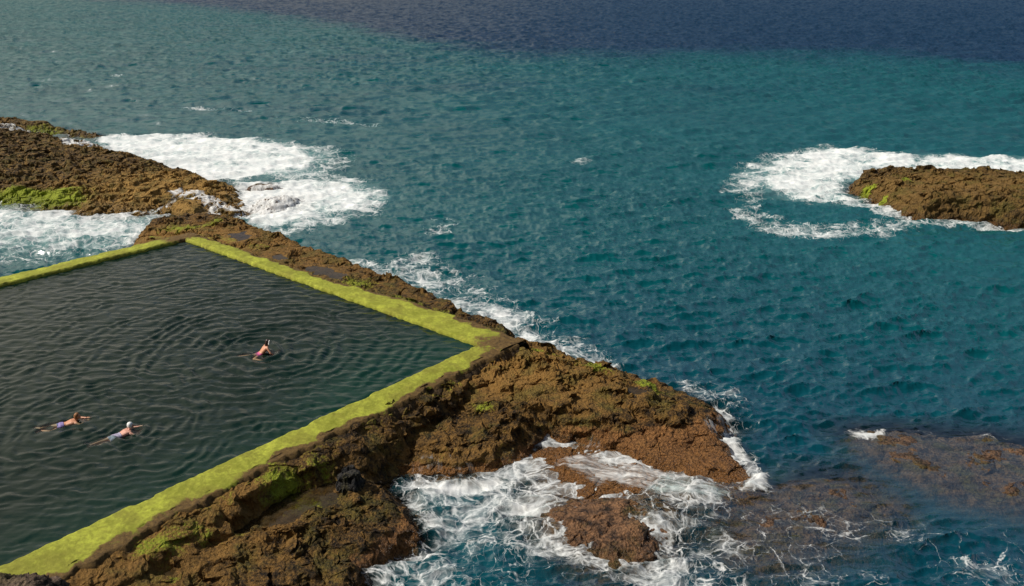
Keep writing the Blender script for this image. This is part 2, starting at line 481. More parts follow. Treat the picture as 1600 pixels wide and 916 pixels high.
def wall_foot(s0, s1, t0, t1, zi, zo, zc):
    n = 10; ss = np.linspace(s0, s1, n)
    P = lambda s, t, z: (*(B + bc * s + out_bc * (t + .55 * float(sstep(13, 23, s)))), z)
    wv = np.random.default_rng(8).uniform(-.25, .25, n)
    return dict(wo=np.array([P(q, t0, zi) for q in ss] + [P(q, t1 + w, zo) for q, w in zip(ss[::-1], wv)]), wc=np.array([P(q, t0 + .7 * (t1 - t0), zc) for q in ss] + [P(q, t0 + .2, zi) for q in ss]), wi=.6, slope=1.6)

# reef beyond the pool
build_rock('rock_reef', 'broad ochre brown lava reef with white water streaming over its far tip', 'rock', [
    dict(o=[(-260, 200, 1.2), (-60, 196, 1.3), (20, 197, 1.4), (60, 210, .7), (120, 222, .5), (150, 228, .4), (165, 240, .5), (225, 252, .3), (300, 272, .5), (350, 285, .4), (368, 300, .2), (385, 325, -.05), (392, 345, -.2),
            (345, 345, -.1), (290, 335, 0), (230, 336, 0), (150, 336, 0), (60, 327, 0), (0, 320, 0), (-60, 318, 0), (-260, 318, 0)],
         c=[(-200, 240, 2.2), (40, 235, 2.0), (150, 245, 1.7), (250, 275, 1.5), (330, 292, 1.0), (330, 322, .45), (60, 300, 1.0), (-40, 260, 2.2), (100, 225, 1.4), (150, 312, .8), (260, 315, .7), (200, 285, 1.5)], wi=3.0, slope=1.0),
], .10, M_REEF, seed=3, rough=1.0, algae=[(50, 303, .9, 2.2, 2.6, .1, 1.1), (95, 312, .6, 1.6, 2.0, 0, 1.0), (0, 300, 1.0, 2., 2., 0, .9), (5, 265, 1.9, 2., 2., 0, .35), (20, 285, 1.5, 2., 2., 0, .45)],
    ochre=[(320, 290, 1., 6, 1.5, -.2, .9), (200, 310, .8, 6, 2, 0, .5), (210, 235, .5, 4, 1.5, 0, .8)])
build_rock('rock_reef', 'low reef strip with yellow green top behind the broad brown reef', 'rock', [
    dict(o=[(-200, 186, .4), (-60, 188, .6), (0, 188, .8), (30, 190, .7), (75, 200, .3), (130, 208, .2), (165, 216, 0), (150, 222, -.2), (100, 214, -.2), (50, 209, 0), (0, 205, 0), (-200, 205, 0)],
         c=[(0, 192, 1.7), (25, 194, 1.5), (60, 203, .9), (110, 209, .7), (-120, 192, 1.5)], wi=1.2, slope=1.0)],
    .12, M_REEF, seed=23, rough=.7, algae=[(30, 195, 1.4, 2.5, 2.5, 0, 1.1), (100, 208, .7, 2., 2.5, -.3, .75)])
build_rock('rock', 'small smooth orange brown boulder between the reef and the mossy pool corner', 'rock', [
    dict(o=[(262, 333, .0), (268, 322, .4), (290, 317, .5), (315, 321, .3), (325, 334, 0), (310, 343, 0), (280, 343, 0)], c=[(292, 323, 1.0)], wi=1.0, slope=1.2)],
    .08, M_REEF, seed=31, rough=.35, ochre=[(292, 325, .9, 3, 1, 0, 1.6)])
build_rock('rock', 'upper wave-washed brown rock rising out of white surf off the reef tip', 'rock', [
    dict(o=[(378, 300, .0), (395, 293, 0), (425, 291, 0), (445, 297, 0), (430, 303, -.1), (400, 305, -.1)], c=[(412, 294, .55)], wi=1.0, slope=.8)],
    .10, M_SUNK, seed=37, rough=.4, orange=low_orange(2, -1, .3))
build_rock('rock', 'lower wave-washed brown rock in surf nearest the mossy pool corner', 'rock', [
    dict(o=[(385, 325, .0), (410, 312, .1), (450, 308, 0), (475, 314, 0), (450, 330, -.1), (410, 340, -.1)], c=[(435, 314, .65), (415, 322, .4)], wi=1.4, slope=.7)],
    .10, M_SUNK, seed=39, rough=.4, orange=low_orange(2, -1, .3))

# islet
M_ISLET = rock_material('dark_islet_rock', dark=(.008, .006, .004), mid=(.040, .025, .010), ochre=(.150, .088, .026), orange=(.20, .09, .035))
build_rock('rock_islet', 'dark brown craggy islet ringed by white surf out in the teal sea', 'rock', [
    dict(o=[(1325, 296, 0), (1340, 284, .2), (1380, 280, .4), (1430, 279, .6), (1500, 281, .7), (1560, 284, .7), (1620, 290, .8), (1720, 298, .5), (1760, 330, 0),
            (1700, 362, 0), (1600, 357, 0), (1540, 349, 0), (1500, 345, 0), (1440, 344, 0), (1400, 331, 0), (1370, 318, 0), (1335, 306, 0)],
         c=[(1360, 287, 1.2), (1410, 276, 2.3), (1480, 279, 2.3), (1540, 284, 2.3), (1600, 291, 2.4), (1700, 303, 1.8), (1480, 300, 2.3), (1580, 305, 2.4), (1420, 300, 2.2), (1400, 310, 1.4), (1450, 290, 1.7), (1520, 300, 2.0), (1560, 310, 2.5)], wi=1.25, slope=1.6)],
    .07, M_ISLET, seed=5, rough=1.0, algae=[(1358, 293, 1.0, .75, 1.4, .5, 1.0), (1382, 308, .8, .5, 1.2, .4, .9), (1415, 271, 2.5, .8, 1.3, 0, .8)],
    ochre=[(1420, 275, 2.5, 5, 2, 0, .55), (1560, 284, 2.5, 5, 2, 0, .5)], orange=low_orange(.9, .1, .6))

# ledge outside the far pool wall, with the tip behind the far corner
build_rock('rock_ledge', 'long narrow mossy brown ledge with puddles along the sea side of the pool wall', 'rock', [
    dict(o=[(213, 376, .9), (232, 360, .6), (268, 352, .4), (330, 349, .6), (368, 354, .5), (395, 372, .3), (440, 388, .3), (490, 408, .3), (545, 428, .3), (600, 450, .3), (645, 468, .3), (700, 492, .3), (760, 522, .3), (810, 540, .3),
            (800, 548, 1.8), (757, 541, 2.0), (700, 518, 2.0), (640, 497, 2.0), (560, 468, 2.0), (480, 440, 2.0), (400, 411, 2.0), (330, 387, 2.0), (292, 374, 2.0), (250, 384, 2.0), (225, 388, 1.8)],
         c=[(260, 368, 1.5), (300, 352, 1.7), (345, 348, 1.9), (385, 370, 1.7), (440, 395, 1.7), (500, 418, 1.65), (560, 438, 1.75), (620, 455, 1.8), (680, 475, 1.75), (740, 505, 1.7), (790, 530, 1.8), (330, 370, 1.95), (420, 410, 1.9), (600, 470, 2.0)], wi=.85, slope=1.5)],
    .065, M_ROCK, seed=9, rough=.62, wallmoss=.60, algae=[(285, 355, 1.7, 1.2, 2.2, 0, .8), (330, 350, 1.8, 1.0, 1.5, 0, .75), (250, 370, 1.5, .7, 1.5, .3, .8), (560, 440, 1.8, 1.1, 2., -.6, .75), (400, 385, 1.8, 1.2, 1.8, -.6, .6), (690, 485, 1.8, .8, 2., -.6, .65), (640, 470, 1.95, 1.2, 2.5, -.6, .7), (760, 515, 1.7, 1.0, 2.2, -.6, .5), (355, 372, 1.9, 1., 2., -.6, .55)],
    ochre=[(240, 370, 1.4, 2, 1.5, 0, .9), (300, 370, 1.9, 3, 1.5, 0, .7), (460, 395, 1.5, 5, 2, -.6, .5)],
    tides=[([(470, 420), (490, 414), (520, 421), (545, 431), (535, 438), (500, 430)], 1.72), ([(418, 402), (438, 397), (452, 403), (440, 409)], 1.74), ([(352, 366), (385, 362), (395, 371), (372, 378)], 1.78)])

# big block beyond the near pool wall
build_rock('rock_shelf', 'large craggy brown rock block between the pool corner and the churning cove', 'rock', [
    dict(o=[(765, 552, 2.0), (800, 537, .9), (870, 560, .5), (960, 590, .3), (1060, 618, .2), (1120, 648, .05), (1140, 668, -.1), (1128, 690, -.05), (1165, 738, -.1), (1205, 775, -.25),
            (1120, 770, -.2), (1000, 730, -.1), (950, 705, .05), (900, 692, .15), (850, 683, .25), (800, 720, .1), (760, 738, 0), (700, 745, 0), (640, 742, 0), (612, 728, .4), (650, 685, .7), (700, 640, 1.0), (740, 590, 1.6)],
         c=[(790, 558, 2.0), (850, 575, 1.95), (950, 600, 1.65), (1050, 630, 1.25), (1100, 658, .75), (820, 640, 1.6), (760, 640, 1.4), (700, 690, .95), (940, 660, 1.25), (890, 650, 1.5), (1000, 690, .75), (1080, 710, .4), (1150, 755, .1), (650, 728, .45), (740, 700, 1.0), (870, 610, 1.75), (720, 640, 1.2)], wi=1.1, slope=1.3),
    dict(o=[(800, 735, -.5), (850, 690, 0), (930, 690, .2), (1020, 720, 0), (1130, 745, -.2), (1210, 780, -.4), (1130, 815, -.4), (1040, 815, -.2), (980, 800, -.1), (890, 800, -.2), (850, 770, -.4)],
         c=[(900, 765, .08), (960, 775, .10), (1030, 780, .05), (900, 725, .34), (1000, 745, .28), (1100, 765, .12)], wi=2.0, slope=.6),
    wall_foot(-1.2, 9.5, 1.15, 2.4, 2.10, 1.2, 1.75),
], .05, M_ROCK, seed=14, rough=.85, wallmoss=.62, smooth_low=.72, algae=[(757, 632, 1.4, .55, 1.6, -.4, .75), (850, 555, 1.5, .55, 3., -.5, .75), (930, 575, 1.5, .6, 2.5, -.4, .75), (1015, 600, 1.4, .6, 1.8, -.4, .85), (700, 700, 1., .9, 1.5, 0, .4), (790, 690, 1., .9, 1.3, 0, .42)],
    ochre=[(780, 560, 2, 2.2, 1.8, 0, 1.2), (860, 590, 1.9, 2.2, 2., -.4, .6), (700, 730, .4, 1.5, 2, 0, .5)], orange=lambda X, Y, Z: np.maximum(1.0 * sstep(1.35, .5, Z) * blob(X, Y, 1080, 710, .4, 6.5, 1.3), .95 * sstep(.55, .15, Z)),
    tides=[([(975, 605), (1000, 600), (1012, 612), (990, 622)], 1.42)])

# foot block under the near wall
build_rock('rock_shelf', 'mossy brown rock block with shallow puddles at the foot of the near pool wall', 'rock', [
    dict(o=[(-60, 1090, 1.7), (90, 930, 1.8), (250, 845, 1.8), (380, 765, 1.8), (480, 716, 1.6), (560, 690, .9), (590, 722, .5), (575, 750, .6), (612, 775, .2), (640, 808, .05), (656, 843, -.05), (610, 868, -.05), (578, 905, -.1), (555, 970, -.1), (500, 1090, -.1), (200, 1180, .5)],
         c=[(150, 920, 1.75), (260, 852, 1.75), (390, 776, 1.7), (350, 845, 1.15), (430, 790, .95), (480, 760, 1.05), (560, 785, 1.05), (600, 822, .65), (450, 860, 1.1), (540, 870, .75), (330, 900, 1.15), (250, 930, 1.3), (500, 930, .6), (300, 1000, 1.2)], wi=.8, slope=1.5),
    wall_foot(9.0, 28, 1.2, 2.75, 2.12, 1.15, 1.8)],
    .045, M_ROCK, seed=21, rough=.68, wallmoss=.62, wallsmooth=True, smooth_low=.5, algae=[(445, 775, 1.0, .9, 1.8, .5, .8), (480, 785, 1.0, .9, 1.6, .3, .72), (250, 870, 1.4, .8, 1.8, .5, .72), (300, 850, 1.3, .9, 1.6, .5, .6), (420, 745, 1.5, .9, 1.5, .6, .66), (500, 745, 1.1, .8, 1.4, .4, .62), (380, 830, 1.1, .7, 1.8, .2, .5), (545, 690, 1.2, .5, 1.2, 0, .4), (270, 905, 1.3, .4, 1.2, 0, .6)],
    ochre=[(200, 900, 1.7, 1.4, 4, .7, .6), (330, 800, 1.7, .9, 5, .7, .75)], orange=lambda X, Y, Z: np.maximum(.85 * sstep(1.0, .3, Z) * blob(X, Y, 600, 850, .4, 3.2, 1.5, -1.), .55 * sstep(.4, 0, Z)),
    tides=[([(350, 838), (385, 808), (430, 783), (480, 758), (525, 752), (540, 772), (500, 792), (470, 812), (420, 828), (385, 842)], .96), ([(235, 895), (275, 880), (290, 893), (250, 905)], 1.2)])
build_rock('rock', 'near-black jagged boulder wedged at the end of the gully below the pool wall', 'rock', [
    dict(o=[(522, 772, .9), (526, 752, .9), (545, 742, .9), (570, 752, .8), (578, 772, .7), (560, 785, .8), (535, 785, .8)], c=[(545, 745, 1.7), (556, 760, 1.6)], wi=.4, slope=2.)],
    .035, rock_material('black_basalt', dark=(.010, .010, .011), mid=(.022, .021, .021), ochre=(.045, .040, .036)), seed=27, rough=.5)

# rocks awash in the cove and to its seaward side
build_rock('rock', 'rounded orange brown boulder standing out of the foaming cove', 'rock', [
    dict(o=[(836, 806, -.15), (850, 786, -.05), (885, 775, 0), (930, 774, .0), (985, 778, .0), (1030, 788, -.05), (1062, 812, -.1), (1066, 842, -.15), (1040, 868, -.15), (1000, 886, -.1), (955, 888, -.1), (910, 874, -.1), (868, 848, -.1), (845, 828, -.15)],
         c=[(890, 792, .30), (950, 805, .5), (1010, 822, .45), (960, 845, .5), (905, 830, .4)], wi=1.5, slope=.8)],
    .045, M_SUNK, ledge=.4, seed=33, rough=.40, orange=lambda X, Y, Z: np.full(X.shape, .62))
build_rock('submerged_rock', 'purplish brown rock shoal just awash beyond a dark water gap', 'rock', [
    dict(o=[(1325, 690, -.35), (1345, 676, -.1), (1400, 674, -.1), (1470, 680, -.12), (1540, 683, -.1), (1600, 695, -.1), (1760, 720, -.2), (1760, 850, -.5), (1620, 830, -.6), (1540, 815, -.6), (1470, 795, -.6), (1400, 760, -.55), (1350, 725, -.5)],
         c=[(1380, 695, .0), (1450, 705, -.02), (1530, 715, -.03), (1600, 730, -.03), (1480, 760, -.05), (1560, 790, -.12), (1400, 725, -.02), (1680, 760, -.1)], wi=1.6, slope=.8)],
    .06, M_SUNK, ledge=.3, seed=35, rough=.36, orange=lambda X, Y, Z: np.full(X.shape, .22))
build_rock('submerged_rock', 'brown rock shoal under shallow streaked water at the end of the large block', 'rock', [
    dict(o=[(1140, 790, -.4), (1200, 765, -.15), (1280, 745, -.2), (1330, 752, -.3), (1400, 800, -.6), (1390, 840, -.7), (1320, 880, -.7), (1230, 910, -.6), (1140, 900, -.6), (1100, 850, -.6)],
         c=[(1210, 785, .0), (1290, 765, .0), (1310, 800, -.05), (1230, 840, -.1), (1170, 830, -.07)], wi=1.8, slope=.7)],
    .05, M_SUNK, ledge=.3, seed=45, rough=.36, orange=lambda X, Y, Z: np.full(X.shape, .22))

# ------------------------------------------------------------------ pool wall
wall = bpy.data.objects.new('pool_wall', None); COL.objects.link(wall)
describe(wall, 'low concrete sea wall around the swimming pool, coated in bright lime green algae', 'pool wall')

def wall_side(P0, P1, outn, width, bare_fn, seed, ext0=0., ext1=0., zout=.6):
    d = (P1 - P0); L = np.linalg.norm(d); d = d / L
    ns = int((L + ext0 + ext1) / .07)
    s = np.linspace(-ext0, L + ext1, ns)
    prof = [(-.02, .9), (-.01, 1.3), (0, 1.6), (0, 1.85), (.01, 2.0), (.02, 2.08), (.05, 2.15), (.10, 2.195)]
    tops = np.linspace(.16, 1., 30)
    S = s[:, None]
    w = width(s)[:, None] if callable(width) else np.full((ns, 1), width)
    lip = (.11 * fbm(s / 1.3, s * 0 + seed, 3, seed) + .06 * perlin(s / .35, s * 0, seed + 3) + .12 * sstep(.30, .5, perlin(s / 1.7, s * 0 + 9, seed + 4)))[:, None]
    cols_t, cols_z = [], []
    for t, z in prof: cols_t.append(t + lip[:, 0] + 0 * s); cols_z.append(np.full(ns, z))
    for q in tops:
        t = .10 + (w[:, 0] - .10) * (q - .16) / .84 + .02
        cols_t.append(t + lip[:, 0] * (1 - q)); cols_z.append(WALL_Z - .16 * max(0, q - .35) ** 1.5 + 0 * s)
    rim = fbm(s / .9, s * 0 + 3, 3, seed + 7) * .40
    for dt, z in [(.12, 1.95), (.30, 1.7), (.42, 1.3), (.5, zout)]:
        cols_t.append(w[:, 0] + dt); cols_z.append(np.full(ns, z))
    T = np.stack(cols_t, 1); Z = np.stack(cols_z, 1)
    nc = T.shape[1]
    X = P0[0] + d[0] * S + outn[0] * T; Y = P0[1] + d[1] * S + outn[1] * T
    n = .05 * fbm(X / 1.3, Y / 1.3, 4, seed + 11) + .035 * fbm(X / .3, Y / .3, 3, seed + 12)
    topm = np.zeros(nc); topm[6:8 + len(tops)] = 1
    outm = np.zeros(nc); outm[8 + len(tops) - 6:] = 1
    Z = Z + n * topm[None, :]
    X = X + outn[0] * (rim[:, None] * outm) ; Y = Y + outn[1] * (rim[:, None] * outm)
    X = X + outn[0] * .03 * fbm(S / .25, Z / .25, 3, seed + 15) * (1 - topm); Y = Y + outn[1] * .03 * fbm(S / .25, Z / .25, 3, seed + 15) * (1 - topm)
    bare = bare_fn(X, Y, T / np.maximum(w, .1))
    c1 = 4; c2 = 8 + len(tops) + 1
    def part(name, a, b, mat, parent):
        me = grid_mesh(name, X[:, a:b], Y[:, a:b], Z[:, a:b], None, dict(bare=bare[:, a:b]), flip=flipq)
        return link(name, me, mat, parent)
    flipq = (d[0] * outn[1] - d[1] * outn[0]) < 0
    # inner face and outer face as one body mesh
    def body():
        Xa = np.concatenate([X[:, :c1 + 1], X[:, c2 - 1:]], 1); Ya = np.concatenate([Y[:, :c1 + 1], Y[:, c2 - 1:]], 1); Za = np.concatenate([Z[:, :c1 + 1], Z[:, c2 - 1:]], 1)
        Za = Za.copy(); Za[:, c1] -= .004; Za[:, c1 + 1] -= .004
        me = grid_mesh('wall_side', Xa, Ya, Za, None, None, flip=flipq)
        return link('wall_side', me, M_CONC, wall)
    b = body()
    part('algae_mat', c1, c2, M_ALGAE, b)

cornerA, cornerB = A, B
def near(X, Y, c, r): return np.exp(-((X - c[0]) ** 2 + (Y - c[1]) ** 2) / (r * r))
outer = lambda q, a, b: sstep(a, b, q)
cA = A + out_ab * .9 + out_da * .9; cB = B + out_ab * .9 + out_bc * .9
wall_side(A, B, out_ab, lambda s: 1.25 + .75 * sstep(14, 22, s) + .25 * fbm(s / 3., s * 0, 2, 5), lambda X, Y, q: .75 * near(X, Y, cA, 1.8) + .9 * near(X, Y, cB, 1.7) + .8 * outer(q + .4 * fbm(X / 1.6, Y / 1.6, 4, 92), .65, 1.05), 51, ext0=.1, ext1=1.4)
wall_side(B, C2, out_bc, lambda s: 1.45 + .2 * fbm(s / 4., s * 0, 2, 6) + .55 * sstep(13, 23, s), lambda X, Y, q: .95 * near(X, Y, cB, 1.6) + .85 * outer(q + .45 * fbm(X / 1.6, Y / 1.6, 4, 91), .55, 1.0), 61, ext0=1.4, ext1=2)
wall_side(A, D2, out_da, lambda s: 1.5 + .15 * fbm(s / 3., s * 0, 2, 8), lambda X, Y, q: 1.0 * near(X, Y, cA, 2.6) + .35 * outer(q, .8, 1.05), 71, ext0=1.2, ext1=2)

# ------------------------------------------------------------------ pool water
SW = [px(122, 657, POOL_Z), px(197, 676, POOL_Z), px(410, 548, POOL_Z)]
lenAB = np.linalg.norm(B - A); lenBC = np.linalg.norm(C2 - B)
ns, nt = int(lenAB / .055), int(lenBC / .055)
gs, gt = np.meshgrid(np.linspace(-.12, lenAB + .12, ns), np.linspace(-.12, lenBC, nt))
PX = A[0] + ab[0] * gs + bc[0] * gt; PY = A[1] + ab[1] * gs + bc[1] * gt
PZ = np.zeros(PX.shape)
wxp = PX + .9 * fbm(PX / 3, PY / 3, 3, 301); wyp = PY + .9 * fbm(PX / 3 + 9, PY / 3, 3, 302)
for (c, am, lam, dec, R) in [(SW[2], .024, .72, 8., 30), (SW[0], .014, .50, 5., 20), (SW[1], .014, .55, 5., 20), (SW[2] + np.array([-3.2, 1.2, 0]), .006, 1.0, 20., 30)]:
    r = np.hypot(wxp - c[0], wyp - c[1])
    k = 2 * PI / lam
    PZ += am * np.sin(k * r + 1.3 * fbm(PX / 2, PY / 2, 2, 310)) * np.exp(-r / dec) * sstep(0, .8, r) * np.clip(.75 + 1.5 * fbm(PX / 2.4, PY / 2.0, 3, 311), 0, 1.6)
rg = np.random.default_rng(4)
for i in range(40):
    th = math.radians(100 if i % 3 else 60) + rg.normal(0, .5); lam = rg.uniform(.25, 1.2)
    k = 2 * PI / lam; am = .0022 * lam ** .9
    mod = .6 + .9 * perlin(PX / (lam * 3) + i, PY / (lam * 3), 320 + i)
    PZ += am * np.sin(k * (wxp * math.cos(th) + wyp * math.sin(th)) + rg.uniform(0, 6)) * mod
PZ += .022 * fbm(PX / 2.0, PY / .45, 4, 350) * np.clip(1 + 1.2 * fbm(PX / 5, PY / 4, 2, 351), .2, 2) + .012 * np.abs(fbm(PX / 3.4 + 3, PY / .62, 2, 352))
clear = sstep(9, 0, np.hypot(PX - B[0] - bc[0] * 4, PY - B[1] - bc[1] * 4)) + .5 * sstep(4, 0, lenAB - gs)

# ------------------------------------------------------------------ sea
def ocean(N, L, wind, lam_peak, seed, lam_min, spread=13, lam_max=1e9):
    r = np.random.default_rng(seed)
    k1 = 2 * PI * np.fft.fftfreq(N, L / N)
    KX, KY = np.meshgrid(k1, k1); K = np.hypot(KX, KY); K[0, 0] = 1
    kp = 2 * PI / lam_peak
    ph = np.exp(-1.25 * (kp / K) ** 2) / K ** 3.6
    cosw = (KX * math.cos(wind) + KY * math.sin(wind)) / K
    ph *= np.abs(cosw) ** spread * .955 + .045
    ph *= np.exp(-(K * lam_min / (2 * PI)) ** 2) * (1 - np.exp(-(K * lam_max / (2 * PI)) ** 2) if lam_max < 1e8 else 1)
    ph[0, 0] = 0
    h = (r.normal(size=(N, N)) + 1j * r.normal(size=(N, N))) * np.sqrt(ph)
    z = np.fft.ifft2(h).real; s = z.std()
    dx = np.fft.ifft2(h * 1j * KX / K).real / s; dy = np.fft.ifft2(h * 1j * KY / K).real / s
    return (z / s).astype(f32), dx.astype(f32), dy.astype(f32), L

def samp(tile, X, Y, rot=0.):
    z, dx, dy, L = tile; N = z.shape[0]
    c, s = math.cos(rot), math.sin(rot)
    i = ((X * c + Y * s) / L * N) % N; j = ((-X * s + Y * c) / L * N) % N
    i0 = i.astype(int) % N; j0 = j.astype(int) % N; fi = (i - np.floor(i)).astype(f32); fj = (j - np.floor(j)).astype(f32)
    i1 = (i0 + 1) % N; j1 = (j0 + 1) % N
    def b(a): return (a[j0, i0] * (1 - fi) + a[j0, i1] * fi) * (1 - fj) + (a[j1, i0] * (1 - fi) + a[j1, i1] * fi) * fj
    return b(z), b(dx), b(dy)

WIND = math.radians(-82)
SEA_A = .098
FOAMS = [
    # (outline in the photograph, density, feather in, feather out)
    ([(140, 216), (190, 208), (250, 210), (330, 212), (420, 220), (475, 231), (503, 243), (500, 257), (470, 270), (400, 275), (370, 286), (300, 282), (240, 262), (200, 250), (160, 232)], .80, 1.6, .9),
    ([(420, 218), (520, 232), (552, 243), (545, 262), (470, 285), (420, 280)], .42, 1.5, 1.5),
    ([(355, 283), (420, 281), (500, 277), (555, 288), (592, 306), (568, 328), (500, 343), (440, 357), (400, 360), (375, 346), (360, 310)], .78, 1.6, .8),
    ([(470, 268), (560, 278), (612, 305), (590, 335), (520, 352), (450, 365), (410, 366), (400, 340), (480, 300)], .48, 1., 1.),
    ([(-120, 318), (60, 325), (150, 333), (230, 333), (285, 335), (262, 348), (225, 362), (120, 372), (0, 385), (-120, 390)], .60, 1.2, 1.5),
    ([(-60, 380), (60, 378), (170, 365), (235, 355), (218, 378), (180, 395), (100, 405), (0, 412), (-60, 415)], .40, .8, 1.),
    ([(1178, 268), (1215, 243), (1290, 229), (1380, 237), (1440, 245), (1450, 262), (1400, 275), (1345, 284), (1322, 296), (1330, 306), (1370, 318), (1330, 324), (1260, 315), (1195, 297)], .74, 1.8, 1.),
    ([(1430, 246), (1500, 242), (1600, 250), (1760, 252), (1780, 300), (1620, 292), (1500, 282), (1435, 272)], .76, 1.2, 1.),
    ([(1135, 300), (1150, 262), (1210, 238), (1290, 226), (1390, 234), (1390, 250), (1300, 245), (1220, 262), (1195, 290), (1200, 310), (1170, 318)], .42, 1., 1.2),
    ([(1140, 325), (1185, 318), (1200, 335), (1250, 350), (1330, 350), (1400, 340), (1445, 345), (1442, 360), (1390, 368), (1290, 374), (1210, 368), (1160, 352)], .40, .8, .9),
    ([(1330, 320), (1375, 320), (1440, 343), (1520, 346), (1600, 357), (1700, 362), (1690, 368), (1590, 364), (1500, 352), (1420, 352), (1370, 335)], .5, .4, .4),
    ([(520, 398), (570, 408), (620, 428), (600, 444), (560, 434), (525, 412)], .55, .6, .8),
    ([(560, 415), (660, 402), (720, 418), (760, 450), (820, 475), (850, 510), (930, 545), (950, 570), (890, 560), (800, 520), (720, 485), (640, 452)], .36, 1., 1.4),
    ([(640, 455), (720, 470), (790, 478), (830, 512), (900, 540), (950, 560), (960, 582), (880, 556), (800, 526), (740, 500), (690, 478)], .55, .6, .8),
    ([(1085, 650), (1120, 640), (1150, 655), (1150, 690), (1190, 735), (1195, 765), (1165, 745), (1125, 705), (1110, 680)], .55, .4, .5),
    ([(1160, 725), (1195, 740), (1204, 770), (1170, 772)], .62, .4, .5),
    ([(1060, 590), (1160, 620), (1170, 660), (1130, 640), (1090, 620)], .28, .5, .8),
    # the cove
    ([(590, 770), (640, 748), (700, 750), (760, 745), (800, 705), (850, 675), (900, 685), (960, 705), (1040, 725), (1120, 745), (1160, 790), (1150, 850), (1120, 900), (1040, 920), (900, 905), (760, 930), (600, 940), (570, 905), (610, 868), (655, 843), (640, 805)], .36, .8, .5),
    ([(755, 750), (785, 708), (842, 668), (900, 680), (965, 704), (1005, 722), (985, 740), (930, 728), (880, 728), (830, 748), (780, 765), (700, 785), (650, 775), (660, 752)], .54, .5, .5),
    ([(1000, 745), (1060, 728), (1110, 745), (1140, 785), (1130, 830), (1070, 848), (1010, 855), (975, 840), (1000, 800)], .54, .5, .5),
    ([(575, 900), (600, 868), (660, 845), (720, 800), (745, 760), (790, 775), (760, 830), (700, 870), (630, 900)], .46, .5, .6),
    ([(610, 755), (680, 748), (740, 770), (720, 810), (660, 830), (640, 800)], .46, .4, .5),
    ([(760, 800), (850, 750), (940, 745), (1000, 760), (960, 785), (880, 785), (840, 805), (870, 840), (850, 890), (780, 860)], .46, .5, .6),
    ([(870, 740), (950, 745), (1010, 760), (1130, 775), (1120, 790), (1000, 775), (900, 765)], .36, .3, .4),
    ([(1040, 845), (1120, 835), (1180, 860), (1160, 930), (1000, 940), (960, 905)], .36, .5, .8),
    ([(1100, 790), (1300, 800), (1450, 830), (1620, 840), (1620, 930), (1100, 930)], .14, 1., 1.5),
    ([(1330, 672), (1380, 670), (1385, 682), (1345, 684)], .44, .2, .3),
    # scraps of drifting foam
    ([(885, 252), (905, 247), (925, 251), (905, 258)], .42, .5, .7),
    ([(660, 360), (690, 350), (715, 352), (700, 362), (675, 366)], .42, .4, .5),
    ([(680, 340), (700, 337), (702, 344), (685, 346)], .40, .3, .4),
    ([(260, 168), (330, 167), (395, 173), (330, 174)], .30, .8, 1.0),
    ([(440, 183), (520, 187), (600, 198), (520, 195)], .34, .8, 1.2),
    ([(175, 120), (190, 117), (195, 122), (182, 124)], .36, .6, 1.),
]
MILKS = [([(-120, 320), (250, 330), (200, 380), (0, 390), (-120, 395)], .55), ([(150, 215), (400, 218), (500, 240), (480, 275), (300, 270)], .8), ([(370, 285), (560, 290), (590, 310), (500, 340), (400, 355)], .8),
         ([(1180, 270), (1300, 232), (1440, 250), (1320, 300), (1330, 318), (1200, 300)], .75), ([(1440, 246), (1700, 252), (1700, 290), (1450, 274)], .8),
         ([(600, 770), (760, 750), (850, 690), (1000, 730), (1120, 760), (1130, 850), (900, 890), (640, 900)], .04)]
BULGES = [([(1160, 728), (1195, 742), (1202, 768), (1172, 770)], .16, .5), ([(640, 770), (760, 735), (800, 700), (850, 676), (920, 690), (1000, 720), (960, 735), (880, 735), (820, 760), (700, 800)], .16, .9), ([(985, 790), (1030, 745), (1100, 745), (1150, 800), (1100, 850), (1000, 850)], .28, 1.0),
          ([(880, 715), (1000, 735), (1130, 765), (1100, 790), (1000, 780), (880, 760)], .05, .8)]

CALM = [([(1325, 690), (1345, 672), (1470, 676), (1600, 690), (1760, 715), (1760, 850), (1600, 840), (1450, 800), (1350, 735)], .86), ([(1120, 790), (1200, 760), (1290, 742), (1340, 752), (1400, 800), (1390, 850), (1240, 890), (1120, 870)], .84),
        ([(790, 740), (850, 690), (930, 690), (1020, 720), (1140, 750), (1200, 785), (1110, 800), (1000, 780), (880, 768)], .6)]

